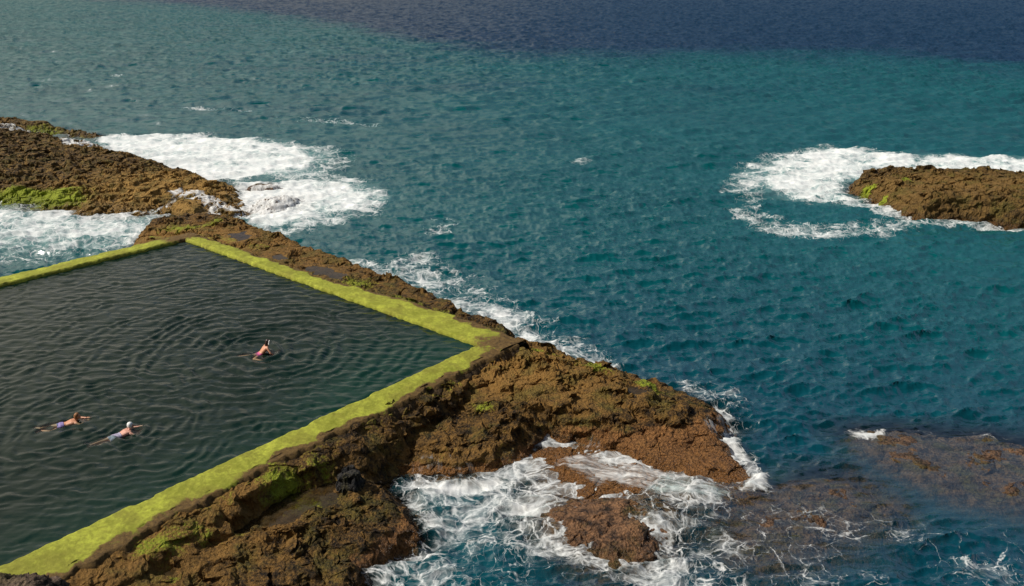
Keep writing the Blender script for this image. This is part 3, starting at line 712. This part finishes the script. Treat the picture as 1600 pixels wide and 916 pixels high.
def sea_grid():
    th = np.concatenate([np.linspace(-180, -43, 44)[:-1], np.linspace(-43, 43, 1150), np.linspace(43, 180, 44)[1:-1]])
    th = np.radians(th)
    rr = np.concatenate([np.geomspace(1., 19., 14)[:-1], np.geomspace(19., 900., 1290), np.geomspace(900., 16000., 32)[1:]])
    R, T = np.meshgrid(rr, th, indexing='ij')
    X = R * np.sin(T); Y = R * np.cos(T)
    inview = (np.abs(T) < math.radians(43)) & (R > 18) & (R < 950)
    z = np.zeros(X.shape, f32); dx = np.zeros(X.shape, f32); dy = np.zeros(X.shape, f32)
    tiles = [(ocean(1024, 103., WIND, 3.6, 11, .24), 0., .105), (ocean(512, 211., WIND, 12., 12, 1.3), .35, .085), ]
    fine = (ocean(512, 19., WIND + .3, 1.1, 13, .11, lam_max=2.5), -.4, .026)
    lowA = ocean(1024, 103., WIND, 4.6, 11, .9)
    lowB = ocean(1024, 103., WIND, 5.5, 11, 3.0)
    def acc(tile, rot, amp, wgt, m):
        a, b, c = samp(tile, X[m], Y[m], rot)
        co, si = math.cos(rot), math.sin(rot)
        z[m] += amp * wgt * a; dx[m] += amp * wgt * (b * co - c * si); dy[m] += amp * wgt * (b * si + c * co)
    gust = (1. + .35 * fbm(X / 23., Y / 23., 2, 77)).astype(f32)
    m = R < 160; acc(tiles[0][0], 0., SEA_A, (sstep(150, 60, R[m]) * gust[m]).astype(f32), m)
    m = (R > 55) & (R < 950); acc(lowA, 0., SEA_A, ((sstep(60, 150, R[m]) * sstep(900, 450, R[m])) * gust[m]).astype(f32), m)
    m = (R > 190) & (R < 1500); acc(lowB, 0., SEA_A, ((sstep(450, 900, R[m]) * sstep(1400, 900, R[m])) * gust[m]).astype(f32), m)
    m = R < 1500; acc(tiles[1][0], .35, .065, sstep(1400, 300, R[m]).astype(f32), m)
    m = R < 130; acc(fine[0], -.25, .044, (sstep(125, 50, R[m]) * gust[m]).astype(f32), m)
    # foam, milkiness, depth, deep water
    foam = np.zeros(X.shape); milk = np.zeros(X.shape); bul = np.zeros(X.shape)
    def region(poly, pad):
        p = W(poly)
        lo = p[:, :2].min(0) - pad; hi = p[:, :2].max(0) + pad
        m = inview & (X > lo[0]) & (X < hi[0]) & (Y > lo[1]) & (Y < hi[1])
        return p, m
    for poly, den, fi, fo in FOAMS:
        p, m = region(poly, fo + 1.)
        xs, ys = X[m], Y[m]
        wk = 1.5 if ys.mean() > 45 else .8
        wxs = xs + wk * fbm(xs / 2.6, ys / 2.6, 5, 401, .62); wys = ys + wk * fbm(xs / 2.6 + 5, ys / 2.6, 5, 402, .62)
        d = sdf(wxs, wys, p)
        foam[m] = np.maximum(foam[m], den * sstep(-fo, fi, d))
    for poly, den in MILKS:
        p, m = region(poly, 4.)
        d = sdf(X[m], Y[m], p); milk[m] = np.maximum(milk[m], den * sstep(-3.2 if Y[m].mean() > 45 else -1.2, 2., d))
    for poly, dz, fe in BULGES:
        p, m = region(poly, 2.)
        d = sdf(X[m], Y[m], p); bul[m] = np.maximum(bul[m], dz * sstep(-fe, fe, d))
    calm = np.ones(X.shape, f32)
    lum = np.zeros(X.shape)
    m = inview & (foam > .3) & (R < 130)
    lum[m] = sstep(.3, .8, foam[m]) * (.13 * fbm(X[m] / 1.1, Y[m] / 1.1, 3, 421) + .04)
    for poly, kk in CALM:
        p, m = region(poly, 3.)
        calm[m] = np.minimum(calm[m], 1 - kk * sstep(-2., 1.5, sdf(X[m], Y[m], p)))
    far = 1. + 1.0 * sstep(60, 220, R)
    Z = z * calm * far + bul + lum
    bed = bed_at(X, Y)
    depth = np.clip(Z - bed, 0, 6)
    # foam hugging rock in the shallows
    m = inview & (depth < .6) & (R < 140)
    edge = sstep(.35, .0, depth[m]) * sstep(.3, .9, calm[m]) * (.42 + .25 * fbm(X[m] / 1.5, Y[m] / 1.5, 2, 431))
    foam[m] = np.maximum(foam[m], np.where(R[m] > 45, edge, edge * .75))
    # breaking crests
    cr = sstep(.34, .52, z + .03 * fbm(X / 1.2, Y / 1.2, 2, 441)) * sstep(.2, .55, fbm(X / 9., Y / 9., 2, 442)) * inview
    foam = np.maximum(foam, .50 * cr)
    # where the sandy shelf ends the bottom drops away and the water turns navy
    az = np.degrees(T)
    edge_r = np.interp(az, [-43, -31, -24, -17, -8, 0, 8, 14, 22, 31, 43], [1100, 820, 640, 460, 280, 215, 208, 222, 225, 218, 210])
    edge_r = edge_r * (1 + .10 * fbm(X / 60., Y / 60., 4, 451) + .13 * fbm(X / 18., Y / 22., 5, 452, .62))
    deep = sstep(.86, 1.16, R / edge_r) * np.where(R < 900, 1, 1)
    streak = sstep(.1, .5, fbm(X / 70., Y / 24., 3, 455)) * .25 * sstep(80, 160, R)
    deep = np.clip(np.maximum(deep, streak), 0, 1)
    near_navy = sstep(75, 25, R) * .62  # nearer water mixed towards navy, more so to the right
    deep = np.maximum(deep, near_navy * sstep(-30, 12, az))
    keep = ~((sdf(X, Y, POOL) > -.6) & (R < 120)) if False else np.ones(X.shape, bool)
    mm = R < 130
    keep[mm] = sdf(X[mm], Y[mm], POOL) < -.7
    ch = .6 * sstep(2, 19, R)
    me = grid_mesh('sea', X + ch * calm * dx * inview, Y + ch * calm * dy * inview, Z, keep, dict(foam=np.clip(foam, 0, 1), milk=milk, depth=depth, deep=deep), wrap=True, flip=True)
    return me
X_, Y_ = np.meshgrid(np.linspace(-70, 90, 120), np.linspace(4, 170, 120))
sb = link('seabed', grid_mesh('seabed', X_, Y_, -2.4 + .3 * fbm(X_ / 6, Y_ / 6, 3, 481), sdf(X_, Y_, POOL) < .0), plain_material('dark_sea_bottom', (.01, .035, .04), (.02, .055, .055), .6, .9, .2)); describe(sb, kind='structure')
sea = link('sea', sea_grid(), M_SEA); describe(sea, kind='structure')

# ------------------------------------------------------------------ white water running over rock
def film(poly, flow, dens, res=.08, lift=.05, feather=.5):
    p = W(poly)
    lo = p[:, :2].min(0) - .6; hi = p[:, :2].max(0) + .6
    X, Y = np.meshgrid(np.arange(lo[0], hi[0], res), np.arange(lo[1], hi[1], res))
    d = sdf(X + .3 * fbm(X / .9, Y / .9, 2, 501), Y + .3 * fbm(X / .9 + 4, Y / .9, 2, 502), p)
    bed = bed_at(X, Y)
    k = np.ones(9) / 9
    Z = np.maximum(bed, -.1) + lift + .03 * fbm(X / .3, Y / .3, 2, 503)
    a = px(*flow[0]); b = px(*flow[1]); f = (b - a)[:2]; f = f / np.linalg.norm(f)
    fl = (X - a[0]) * f[0] + (Y - a[1]) * f[1]; fa = -(X - a[0]) * f[1] + (Y - a[1]) * f[0]
    me = grid_mesh('white_water', X, Y, Z, d > -feather, dict(foam=dens * sstep(-feather, feather, d), fl=fl, fa=fa))
    o = link('white_water', me, M_FILM); describe(o, kind='stuff')
    return o
film([(255, 300, .9), (285, 292, 1.), (320, 300, .9), (352, 312, .6), (385, 330, .2), (400, 345, 0), (370, 340, .2), (330, 318, .6), (290, 306, .9)], ((270, 298, .9), (380, 335, .2)), .62)
film([(255, 318, .6), (270, 300, .9), (280, 303, .9), (268, 322, .5), (235, 338, 0), (215, 336, 0)], ((275, 302, .9), (235, 336, .1)), .55)
film([(320, 318, .6), (345, 322, .4), (350, 345, .1), (330, 350, .1)], ((330, 320, .5), (345, 348, 0)), .62)
film([(375, 318, .2), (400, 305, .3), (450, 303, .3), (485, 314, 0), (470, 335, 0), (400, 350, 0)], ((430, 306, .4), (420, 345, 0)), .62)
film([(375, 302, .2), (395, 290, .4), (440, 290, .3), (455, 300, 0), (430, 312, 0), (385, 310, 0)], ((410, 290, .4), (405, 310, 0)), .60)
film([(88, 214, .9), (150, 216, .6), (165, 232, .5), (135, 236, .8), (95, 230, 1.)], ((120, 214, .9), (125, 232, .7)), .62)
film([(-40, 203, .6), (60, 205, .5), (100, 212, .4), (60, 216, .5), (-40, 212, .6)], ((0, 204, .6), (80, 212, .5)), .55)
film([(635, 740, .1), (640, 700, .8), (670, 695, .8), (700, 720, .6), (700, 745, .1)], ((650, 700, .8), (645, 745, .1)), .42, .05)
film([(690, 700, .8), (730, 705, .8), (760, 730, .3), (740, 748, .1), (700, 740, .2)], ((710, 700, .9), (735, 745, .1)), .44, .05)
film([(910, 670, .9), (935, 665, .9), (950, 690, .6), (925, 695, .5), (905, 690, .5)], ((930, 668, .9), (920, 692, .5)), .46, .05)
film([(860, 720, .1), (930, 700, .3), (1010, 725, .2), (1100, 750, .0), (1160, 770, 0), (1130, 790, -.1), (1000, 775, 0), (900, 755, 0)], ((880, 725, .2), (1140, 780, 0)), .52, .05, .07)
film([(1090, 665, .5), (1120, 650, .3), (1145, 665, 0), (1135, 700, 0), (1105, 690, .3)], ((1110, 660, .4), (1130, 700, 0)), .50, .05)

# ------------------------------------------------------------------ swimmers
def lumps(name, bones, voxel, mat, parent=None):
    bm = bmesh.new()
    for (p, rp, q, rq) in bones:
        p, q = Vector(p), Vector(q)
        n = max(1, int((q - p).length / (min(rp, rq) * .45)))
        for i in range(n + 1):
            t = i / n
            bmesh.ops.create_icosphere(bm, subdivisions=2, radius=rp + (rq - rp) * t, matrix=Matrix.Translation(p.lerp(q, t)))
    me = bpy.data.meshes.new(name); bm.to_mesh(me); bm.free()
    o = bpy.data.objects.new(name, me); COL.objects.link(o)
    md = o.modifiers.new('r', 'REMESH'); md.mode = 'VOXEL'; md.voxel_size = voxel
    sm = o.modifiers.new('s', 'SMOOTH'); sm.factor = .5; sm.iterations = 4
    dg = bpy.context.evaluated_depsgraph_get()
    me2 = bpy.data.meshes.new_from_object(o.evaluated_get(dg))
    bpy.data.objects.remove(o); bpy.data.meshes.remove(me)
    me2.name = name
    me2.polygons.foreach_set('use_smooth', [True] * len(me2.polygons))
    me2.materials.clear()
    return link(name, me2, mat, parent)

def garment(name, body, pred, mat, off=.008):
    src = body.data; bm = bmesh.new(); bm.from_mesh(src)
    bm.normal_update()
    for v in bm.verts: v.co += v.normal * off
    kill = [f for f in bm.faces if not pred(f.calc_center_median())]
    bmesh.ops.delete(bm, geom=kill, context='FACES')
    me = bpy.data.meshes.new(name); bm.to_mesh(me); bm.free()
    o = link(name, me, mat, body)
    md = o.modifiers.new('thick', 'SOLIDIFY'); md.thickness = .012; md.offset = 0
    return o

def hand(bones, wrist, d, side, n=(0, 0, 1)):
    d = Vector(d).normalized(); n = Vector(n); s = d.cross(n).normalized() * side
    w = Vector(wrist); pm = w + d * .085
    for k in (-1, 0, 1): bones.append((w + d * .01 + s * k * .012, .017, pm + s * k * .024, .014))
    for k, L in ((-1.5, .062), (-.5, .078), (.5, .084), (1.5, .075)):
        a = pm + s * k * .019; b = a + d * L * .55 + s * k * .004; c = b + d * L * .5 - Vector(n) * .016
        bones += [(a, .0095, b, .0088), (b, .0088, c, .0078)]
    a = w + d * .03 + s * .032; b = a + d * .035 + s * .028; c = b + d * .03 + s * .008
    bones += [(a, .013, b, .011), (b, .011, c, .009)]

def head_bones(b, neck, hc, face):
    hc, neck, face = Vector(hc), Vector(neck), Vector(face).normalized()
    up = (hc - neck).normalized(); up = (up - face * up.dot(face)).normalized(); sd = face.cross(up)
    b.append((neck, .058, hc - up * .06, .054))
    b.append((hc + up * .025 - face * .025, .092, hc + up * .02 + face * .02, .084))
    b.append((hc - up * .02 + face * .035, .070, hc - up * .085 + face * .055, .042))      # jaw
    b.append((hc + face * .092 + up * .015, .012, hc + face * .112 - up * .02, .016))        # nose
    b.append((hc + face * .088 - up * .055 - sd * .018, .011, hc + face * .088 - up * .055 + sd * .018, .011))  # mouth
    for k in (-1, 1):
        b.append((hc + sd * k * .083 + up * .02 - face * .01, .014, hc + sd * k * .088 - up * .025 - face * .012, .011))   # ears
        b.append((hc + face * .070 + up * .035 + sd * k * .05, .018, hc + face * .075 + up * .036 + sd * k * .018, .016))   # brow
    return up, sd

SKIN = plain_material('warm_tan_skin', (.50, .22, .125), (.60, .29, .17), 8., .45, .45, .05)  # warm tan skin colour, two tones blended by noise
SKIN2 = plain_material('pale_pink_skin', (.60, .29, .21), (.66, .36, .26), 8., .45, .45, .05)
HAIR_G = plain_material('ginger_hair', (.16, .055, .015), (.34, .15, .045), 45., .5, .4, .6)
HAIR_D = plain_material('dark_wet_hair', (.012, .006, .005), (.035, .016, .012), 45., .35, .5, .6)
CAP_W = plain_material('white_swim_cap', (.72, .72, .70), (.80, .80, .78), 14., .5, .4, .1)
SUIT_V = plain_material('lilac_swimwear', (.16, .12, .32), (.32, .26, .48), 26., .6, .3, .1)
SUIT_G = plain_material('grey_lilac_swimwear', (.16, .15, .24), (.48, .44, .55), 24., .6, .3, .1)
SUIT_P = plain_material('pink_swimwear', (.45, .05, .16), (.62, .10, .26), 24., .6, .3, .1)
FLOWER = plain_material('white_hair_band', (.75, .74, .70), (.8, .8, .78), 14., .6, .3, .1)

def torso(b, pel, waist, chest, sh):
    pel, waist, chest = Vector(pel), Vector(waist), Vector(chest)
    y = Vector((0, 1, 0))
    for k in (-1, 1):
        b.append((pel + y * k * .075, .105, waist + y * k * .055, .088))
        b.append((waist + y * k * .055, .088, chest + y * k * .085, .100))
        b.append((chest + y * k * .085, .100, Vector(sh) + y * k * .13, .062))
    b.append((pel, .11, waist, .095)); b.append((waist, .095, chest, .11)); b.append((chest, .11, sh, .07))

def limb(b, *pts):
    for (p, r), (q, s) in zip(pts[:-1], pts[1:]): b.append((p, r, q, s))

def foot(b, ank, d, toe):
    d = Vector(d).normalized(); a = Vector(ank)
    b.append((a, .037, a + d * .10 + Vector(toe) * .02, .036)); b.append((a + d * .10 + Vector(toe) * .02, .036, a + d * .19 + Vector(toe) * .03, .022))

def person(label, a_px, b_px, bones, lift):
    root = bpy.data.objects.new('person', None); COL.objects.link(root)
    describe(root, label, 'person', 'swimmers in the sea pool')
    a = px(*a_px, POOL_Z); b2 = px(*b_px, POOL_Z)
    root.location = (*b2[:2], POOL_Z + lift)
    root.scale = (1.02, 1.2, 1.16)
    root.rotation_euler = (0, 0, math.atan2(b2[1] - a[1], b2[0] - a[0]))
    return root

# -- ginger swimmer, breaststroke kick; local x points to the head, origin under the chest
b = []
torso(b, (-.42, 0, -.015), (-.22, 0, -.01), (.0, 0, .03), (.14, 0, .055))
up, sd = head_bones(b, (.16, 0, .08), (.25, .0, .235), (.9, -.1, .25))
for k in (-1, 1):
    limb(b, ((-.45, .09 * k, -.03), .092), ((-.78, .22 * k, -.05), .060), ((-.82, .21 * k, -.05), .056))
    limb(b, ((-.80, .22 * k, -.05), .058), ((-.95, .16 * k, -.02), .056), ((-1.16, .10 * k + .04, .01), .038))
    foot(b, (-1.16, .10 * k + .04, .01), (-.8, .6 * k, 0), (0, 0, 0))
limb(b, ((.13, -.17, .05), .056), ((.30, -.30, .0), .044), ((.52, -.10, .02), .031))
limb(b, ((.13, .17, .05), .056), ((.34, .24, .03), .044), ((.56, .07, .05), .031))
hand(b, (.52, -.10, .02), (1, .35, 0), 1); hand(b, (.56, .07, .05), (1, -.25, 0), -1)
p1 = person('swimmer with short ginger hair and lilac trunks, legs bent in a kick', (73, 668), (112, 659), b, -.075)
body = lumps('body', b, .011, SKIN, p1)
lumps('hair', [((.215, 0, .275), .098, (.20, 0, .235), .096), ((.19, 0, .235), .092, (.175, 0, .17), .072), ((.235, 0, .31), .07, (.27, 0, .315), .055)], .012, HAIR_G, body)
garment('swim_trunks', body, lambda c: -.56 < c.x < -.30 and abs(c.y) < .22, SUIT_V)

# -- swimmer in a white cap, gliding
b = []
torso(b, (-.46, 0, -.02), (-.24, 0, .0), (.0, 0, .06), (.14, 0, .09))
head_bones(b, (.16, 0, .12), (.235, .0, .275), (.93, -.05, .2))
for k in (-1, 1):
    limb(b, ((-.48, .085 * k, -.03), .094), ((-.90, .13 * k - .02, -.045), .058), ((-1.28, .10 * k - .02, -.03), .038))
    foot(b, (-1.28, .10 * k - .02, -.03), (-1, .3 * k, 0), (0, 0, 0))
limb(b, ((.13, -.18, .06), .058), ((.26, -.30, -.02), .045), ((.45, -.16, -.01), .032))
limb(b, ((.13, .18, .07), .058), ((.36, .24, .04), .045), ((.58, .12, .06), .032))
hand(b, (.45, -.16, -.01), (1, .3, 0), 1); hand(b, (.58, .12, .06), (1, -.1, .05), -1)
p2 = person('swimmer in a white bathing cap with pink back and pale patterned swimwear', (150, 691), (196, 676), b, -.075)
body = lumps('body', b, .011, SKIN2, p2)
lumps('swim_cap', [((.205, 0, .315), .105, (.20, 0, .285), .104), ((.225, 0, .33), .09, (.25, 0, .33), .08)], .012, CAP_W, body)
garment('swimsuit', body, lambda c: -.66 < c.x < -.20 and abs(c.y) < .21, SUIT_G)

# -- dark-haired swimmer, back raised, legs trailing
b = []
torso(b, (-.26, 0, -.02), (-.12, 0, .10), (.04, 0, .24), (.13, 0, .33))
head_bones(b, (.16, 0, .38), (.24, .01, .52), (.9, .25, .15))
limb(b, ((-.28, .09, -.02), .094), ((-.66, .20, -.035), .060), ((-1.02, .28, -.01), .038)); foot(b, (-1.02, .28, -.01), (-1, .3, 0), (0, 0, 0))
limb(b, ((-.28, -.09, -.02), .096), ((-.62, -.30, .0), .062), ((-.36, -.52, -.02), .042)); foot(b, (-.36, -.52, -.02), (.8, -.5, -.1), (0, 0, 0))
limb(b, ((.12, .18, .30), .055), ((.02, .30, .13), .043), ((.10, .36, -.02), .031)); hand(b, (.10, .36, -.02), (.6, .5, -.3), -1)
limb(b, ((.12, -.18, .30), .055), ((.20, -.32, .12), .043), ((.38, -.34, -.01), .031)); hand(b, (.38, -.34, -.01), (.9, -.1, -.2), 1)
p3 = person('dark-haired swimmer in a pink bikini with raised back and trailing legs', (390, 556), (413, 551), b, -.08)
body = lumps('body', b, .011, SKIN, p3)
hair = lumps('hair', [((.205, .0, .565), .100, (.185, .0, .52), .098), ((.17, 0, .51), .092, (.12, 0, .40), .065)], .012, HAIR_D, body)
lumps('hair_band', [((.27, -.11, .60), .035, (.25, -.10, .52), .04), ((.25, -.10, .52), .04, (.22, -.12, .45), .028)], .012, FLOWER, body)
garment('bikini_bottom', body, lambda c: -.40 < c.x < -.14 and c.z < .12 and abs(c.y) < .22, SUIT_P)

# pool floor and what hangs in the water above it decide how far one sees down
BODY = np.full(PX.shape, POOL_Z - 3.)
hs, ht = (lenAB + .24) / (ns - 1), (lenBC + .12) / (nt - 1)
bpy.context.view_layer.update()
for ob in (p1, p2, p3):
    for ch in ob.children:
        if ch.type != 'MESH': continue
        n = len(ch.data.vertices); cc = np.empty(n * 3, f32); ch.data.vertices.foreach_get('co', cc)
        M = np.array(ch.matrix_world); wc = cc.reshape(-1, 3) @ M[:3, :3].T + M[:3, 3]
        rx, ry = wc[:, 0] - A[0], wc[:, 1] - A[1]
        i = np.round((rx * ab[0] + ry * ab[1] + .12) / hs).astype(int); j = np.round((rx * bc[0] + ry * bc[1] + .12) / ht).astype(int)
        for di in (-1, 0, 1):
            for dj in (-1, 0, 1):
                np.maximum.at(BODY, (j + dj, i + di), np.minimum(wc[:, 2], POOL_Z) - .02 * (abs(di) + abs(dj)))
pw = link('pool_water', grid_mesh('pool_water', PX, PY, POOL_Z + PZ * 2.0, None, dict(depth=np.clip(POOL_Z + PZ * 2.0 - BODY, 0, 3), clear=np.clip(clear, 0, 1)), flip=True), M_POOL)
describe(pw, kind='structure')


fl_ = link('pool_floor', raw_mesh('pool_floor', [(*p, POOL_Z - 3.) for p in POOL], [(0, 1, 2, 3)]), M_CONC); describe(fl_, kind='structure')

# ------------------------------------------------------------------ cliff under the viewpoint
ys = np.concatenate([np.linspace(-300, -6, 40), np.linspace(-5.5, 16, 90)]); xs = np.linspace(-130, 130, 330)
X, Y = np.meshgrid(xs, ys)
Zc = np.where(Y < .8, 17.9 + np.clip(-Y, 0, 300) * .9, 17.9 - (Y - .8) * 1.35)
Zc = Zc + crag(X / 1.6, Y / 1.6, 601, 1.1) * sstep(-.5, 2.2, Y) * .8 - 1.0 * sstep(1, 4, Y) + 9 * fbm(X / 40, Y / 40, 3, 602) * sstep(-4, -60, Y)
cl = link('cliff', grid_mesh('cliff', X, Y, np.maximum(Zc, -3)), M_ROCK); describe(cl, kind='structure')
# outcrop of that cliff that shows in the corner of the view
def outcrop():
    c = px(-61, 986, 14.6); top = 14.74
    na, nh = 220, 200
    an = np.linspace(0, 2 * PI, na, endpoint=False); t = np.linspace(0, 1, nh)
    AN, TT = np.meshgrid(an, t)
    r = np.where(TT < .45, .95 * np.sin(TT / .45 * PI / 2), .95 + (TT - .45) * 2.6)
    z = np.where(TT < .45, top - .42 * (1 - np.cos(TT / .45 * PI / 2)), top - .42 - (TT - .45) * 8.)
    X = c[0] + r * np.cos(AN); Y = c[1] + r * np.sin(AN)
    n = .55 * crag(X * 2.2 + z, Y * 2.2 - z * .7, 611, .55) + .035 * perlin(X / .05, Y / .05 + z / .05, 613)
    X = X + n * np.cos(AN) * sstep(0, .2, TT); Y = Y + n * np.sin(AN) * sstep(0, .2, TT); z = z + n * .6
    return grid_mesh('rock_outcrop', X, Y, z, None, dict(algae=X * 0, ochre=X * 0 + .5, orange=X * 0), wrap=True, flip=True)
oc = link('rock_outcrop', outcrop(), rock_material('grey_brown_rock', dark=(.03, .022, .016), mid=(.12, .08, .056), ochre=(.24, .165, .12)))
describe(oc, 'grey brown crumbling rock edge jutting in at the end of the near pool wall', 'rock')

# ------------------------------------------------------------------ light
SUN_AZ, SUN_EL = math.radians(-94), math.radians(48)      # azimuth from +Y towards +X
sd = Vector((math.sin(SUN_AZ) * math.cos(SUN_EL), math.cos(SUN_AZ) * math.cos(SUN_EL), math.sin(SUN_EL)))
sl = bpy.data.lights.new('sun', 'SUN'); sl.energy = 4.5; sl.angle = math.radians(.55); sl.color = (1, .955, .88)
so = bpy.data.objects.new('sun', sl); COL.objects.link(so); so.rotation_euler = sd.to_track_quat('Z', 'Y').to_euler()

wd = bpy.data.worlds.new('World'); scene.world = wd; wd.use_nodes = True
nt = wd.node_tree; nt.nodes.clear()
sky = nt.nodes.new('ShaderNodeTexSky'); sky.sky_type = 'NISHITA'; sky.sun_disc = False
sky.sun_elevation = SUN_EL; sky.sun_rotation = SUN_AZ; sky.air_density = 1.; sky.dust_density = 2.5; sky.ozone_density = 1.
bg = nt.nodes.new('ShaderNodeBackground'); bg.inputs['Strength'].default_value = .078
ow = nt.nodes.new('ShaderNodeOutputWorld')
tc = nt.nodes.new('ShaderNodeTexCoord'); sx = nt.nodes.new('ShaderNodeSeparateXYZ'); nt.links.new(tc.outputs['Generated'], sx.inputs[0])
def wm(op, a, b2, cl=False):
    n = nt.nodes.new('ShaderNodeMath'); n.operation = op; n.use_clamp = cl
    for k, q in enumerate((a, b2)):
        if isinstance(q, bpy.types.NodeSocket): nt.links.new(q, n.inputs[k])
        else: n.inputs[k].default_value = q
    return n.outputs[0]
mpw = nt.nodes.new('ShaderNodeMapping'); mpw.inputs['Scale'].default_value = (1, 1, 2.6); nt.links.new(tc.outputs['Generated'], mpw.inputs[0])
cn = nt.nodes.new('ShaderNodeTexNoise'); cn.inputs['Scale'].default_value = 2.2; cn.inputs['Detail'].default_value = 8; cn.inputs['Roughness'].default_value = .55; nt.links.new(mpw.outputs[0], cn.inputs['Vector'])
cov = wm('ADD', cn.outputs[0], wm('MULTIPLY', wm('ADD', sx.outputs[0], .12), -.34))
cov = wm('ADD', cov, wm('MULTIPLY', sx.outputs[2], -.10))
mr = nt.nodes.new('ShaderNodeMapRange'); mr.interpolation_type = 'SMOOTHSTEP'; nt.links.new(cov, mr.inputs[0]); mr.inputs[1].default_value = .40; mr.inputs[2].default_value = .60
mr.inputs[4].default_value = .92
mx = nt.nodes.new('ShaderNodeMix'); mx.data_type = 'RGBA'; nt.links.new(mr.outputs[0], mx.inputs[0]); nt.links.new(sky.outputs[0], mx.inputs[6])
mx.inputs[7].default_value = (9.6, 8.7, 7.1, 1)
nt.links.new(mx.outputs[2], bg.inputs[0]); nt.links.new(bg.outputs[0], ow.inputs[0])

scene.view_settings.view_transform = 'Standard'; scene.view_settings.look = 'None'
scene.view_settings.exposure = 0; scene.view_settings.gamma = 1
scene.cycles.max_bounces = 8; scene.cycles.transparent_max_bounces = 8
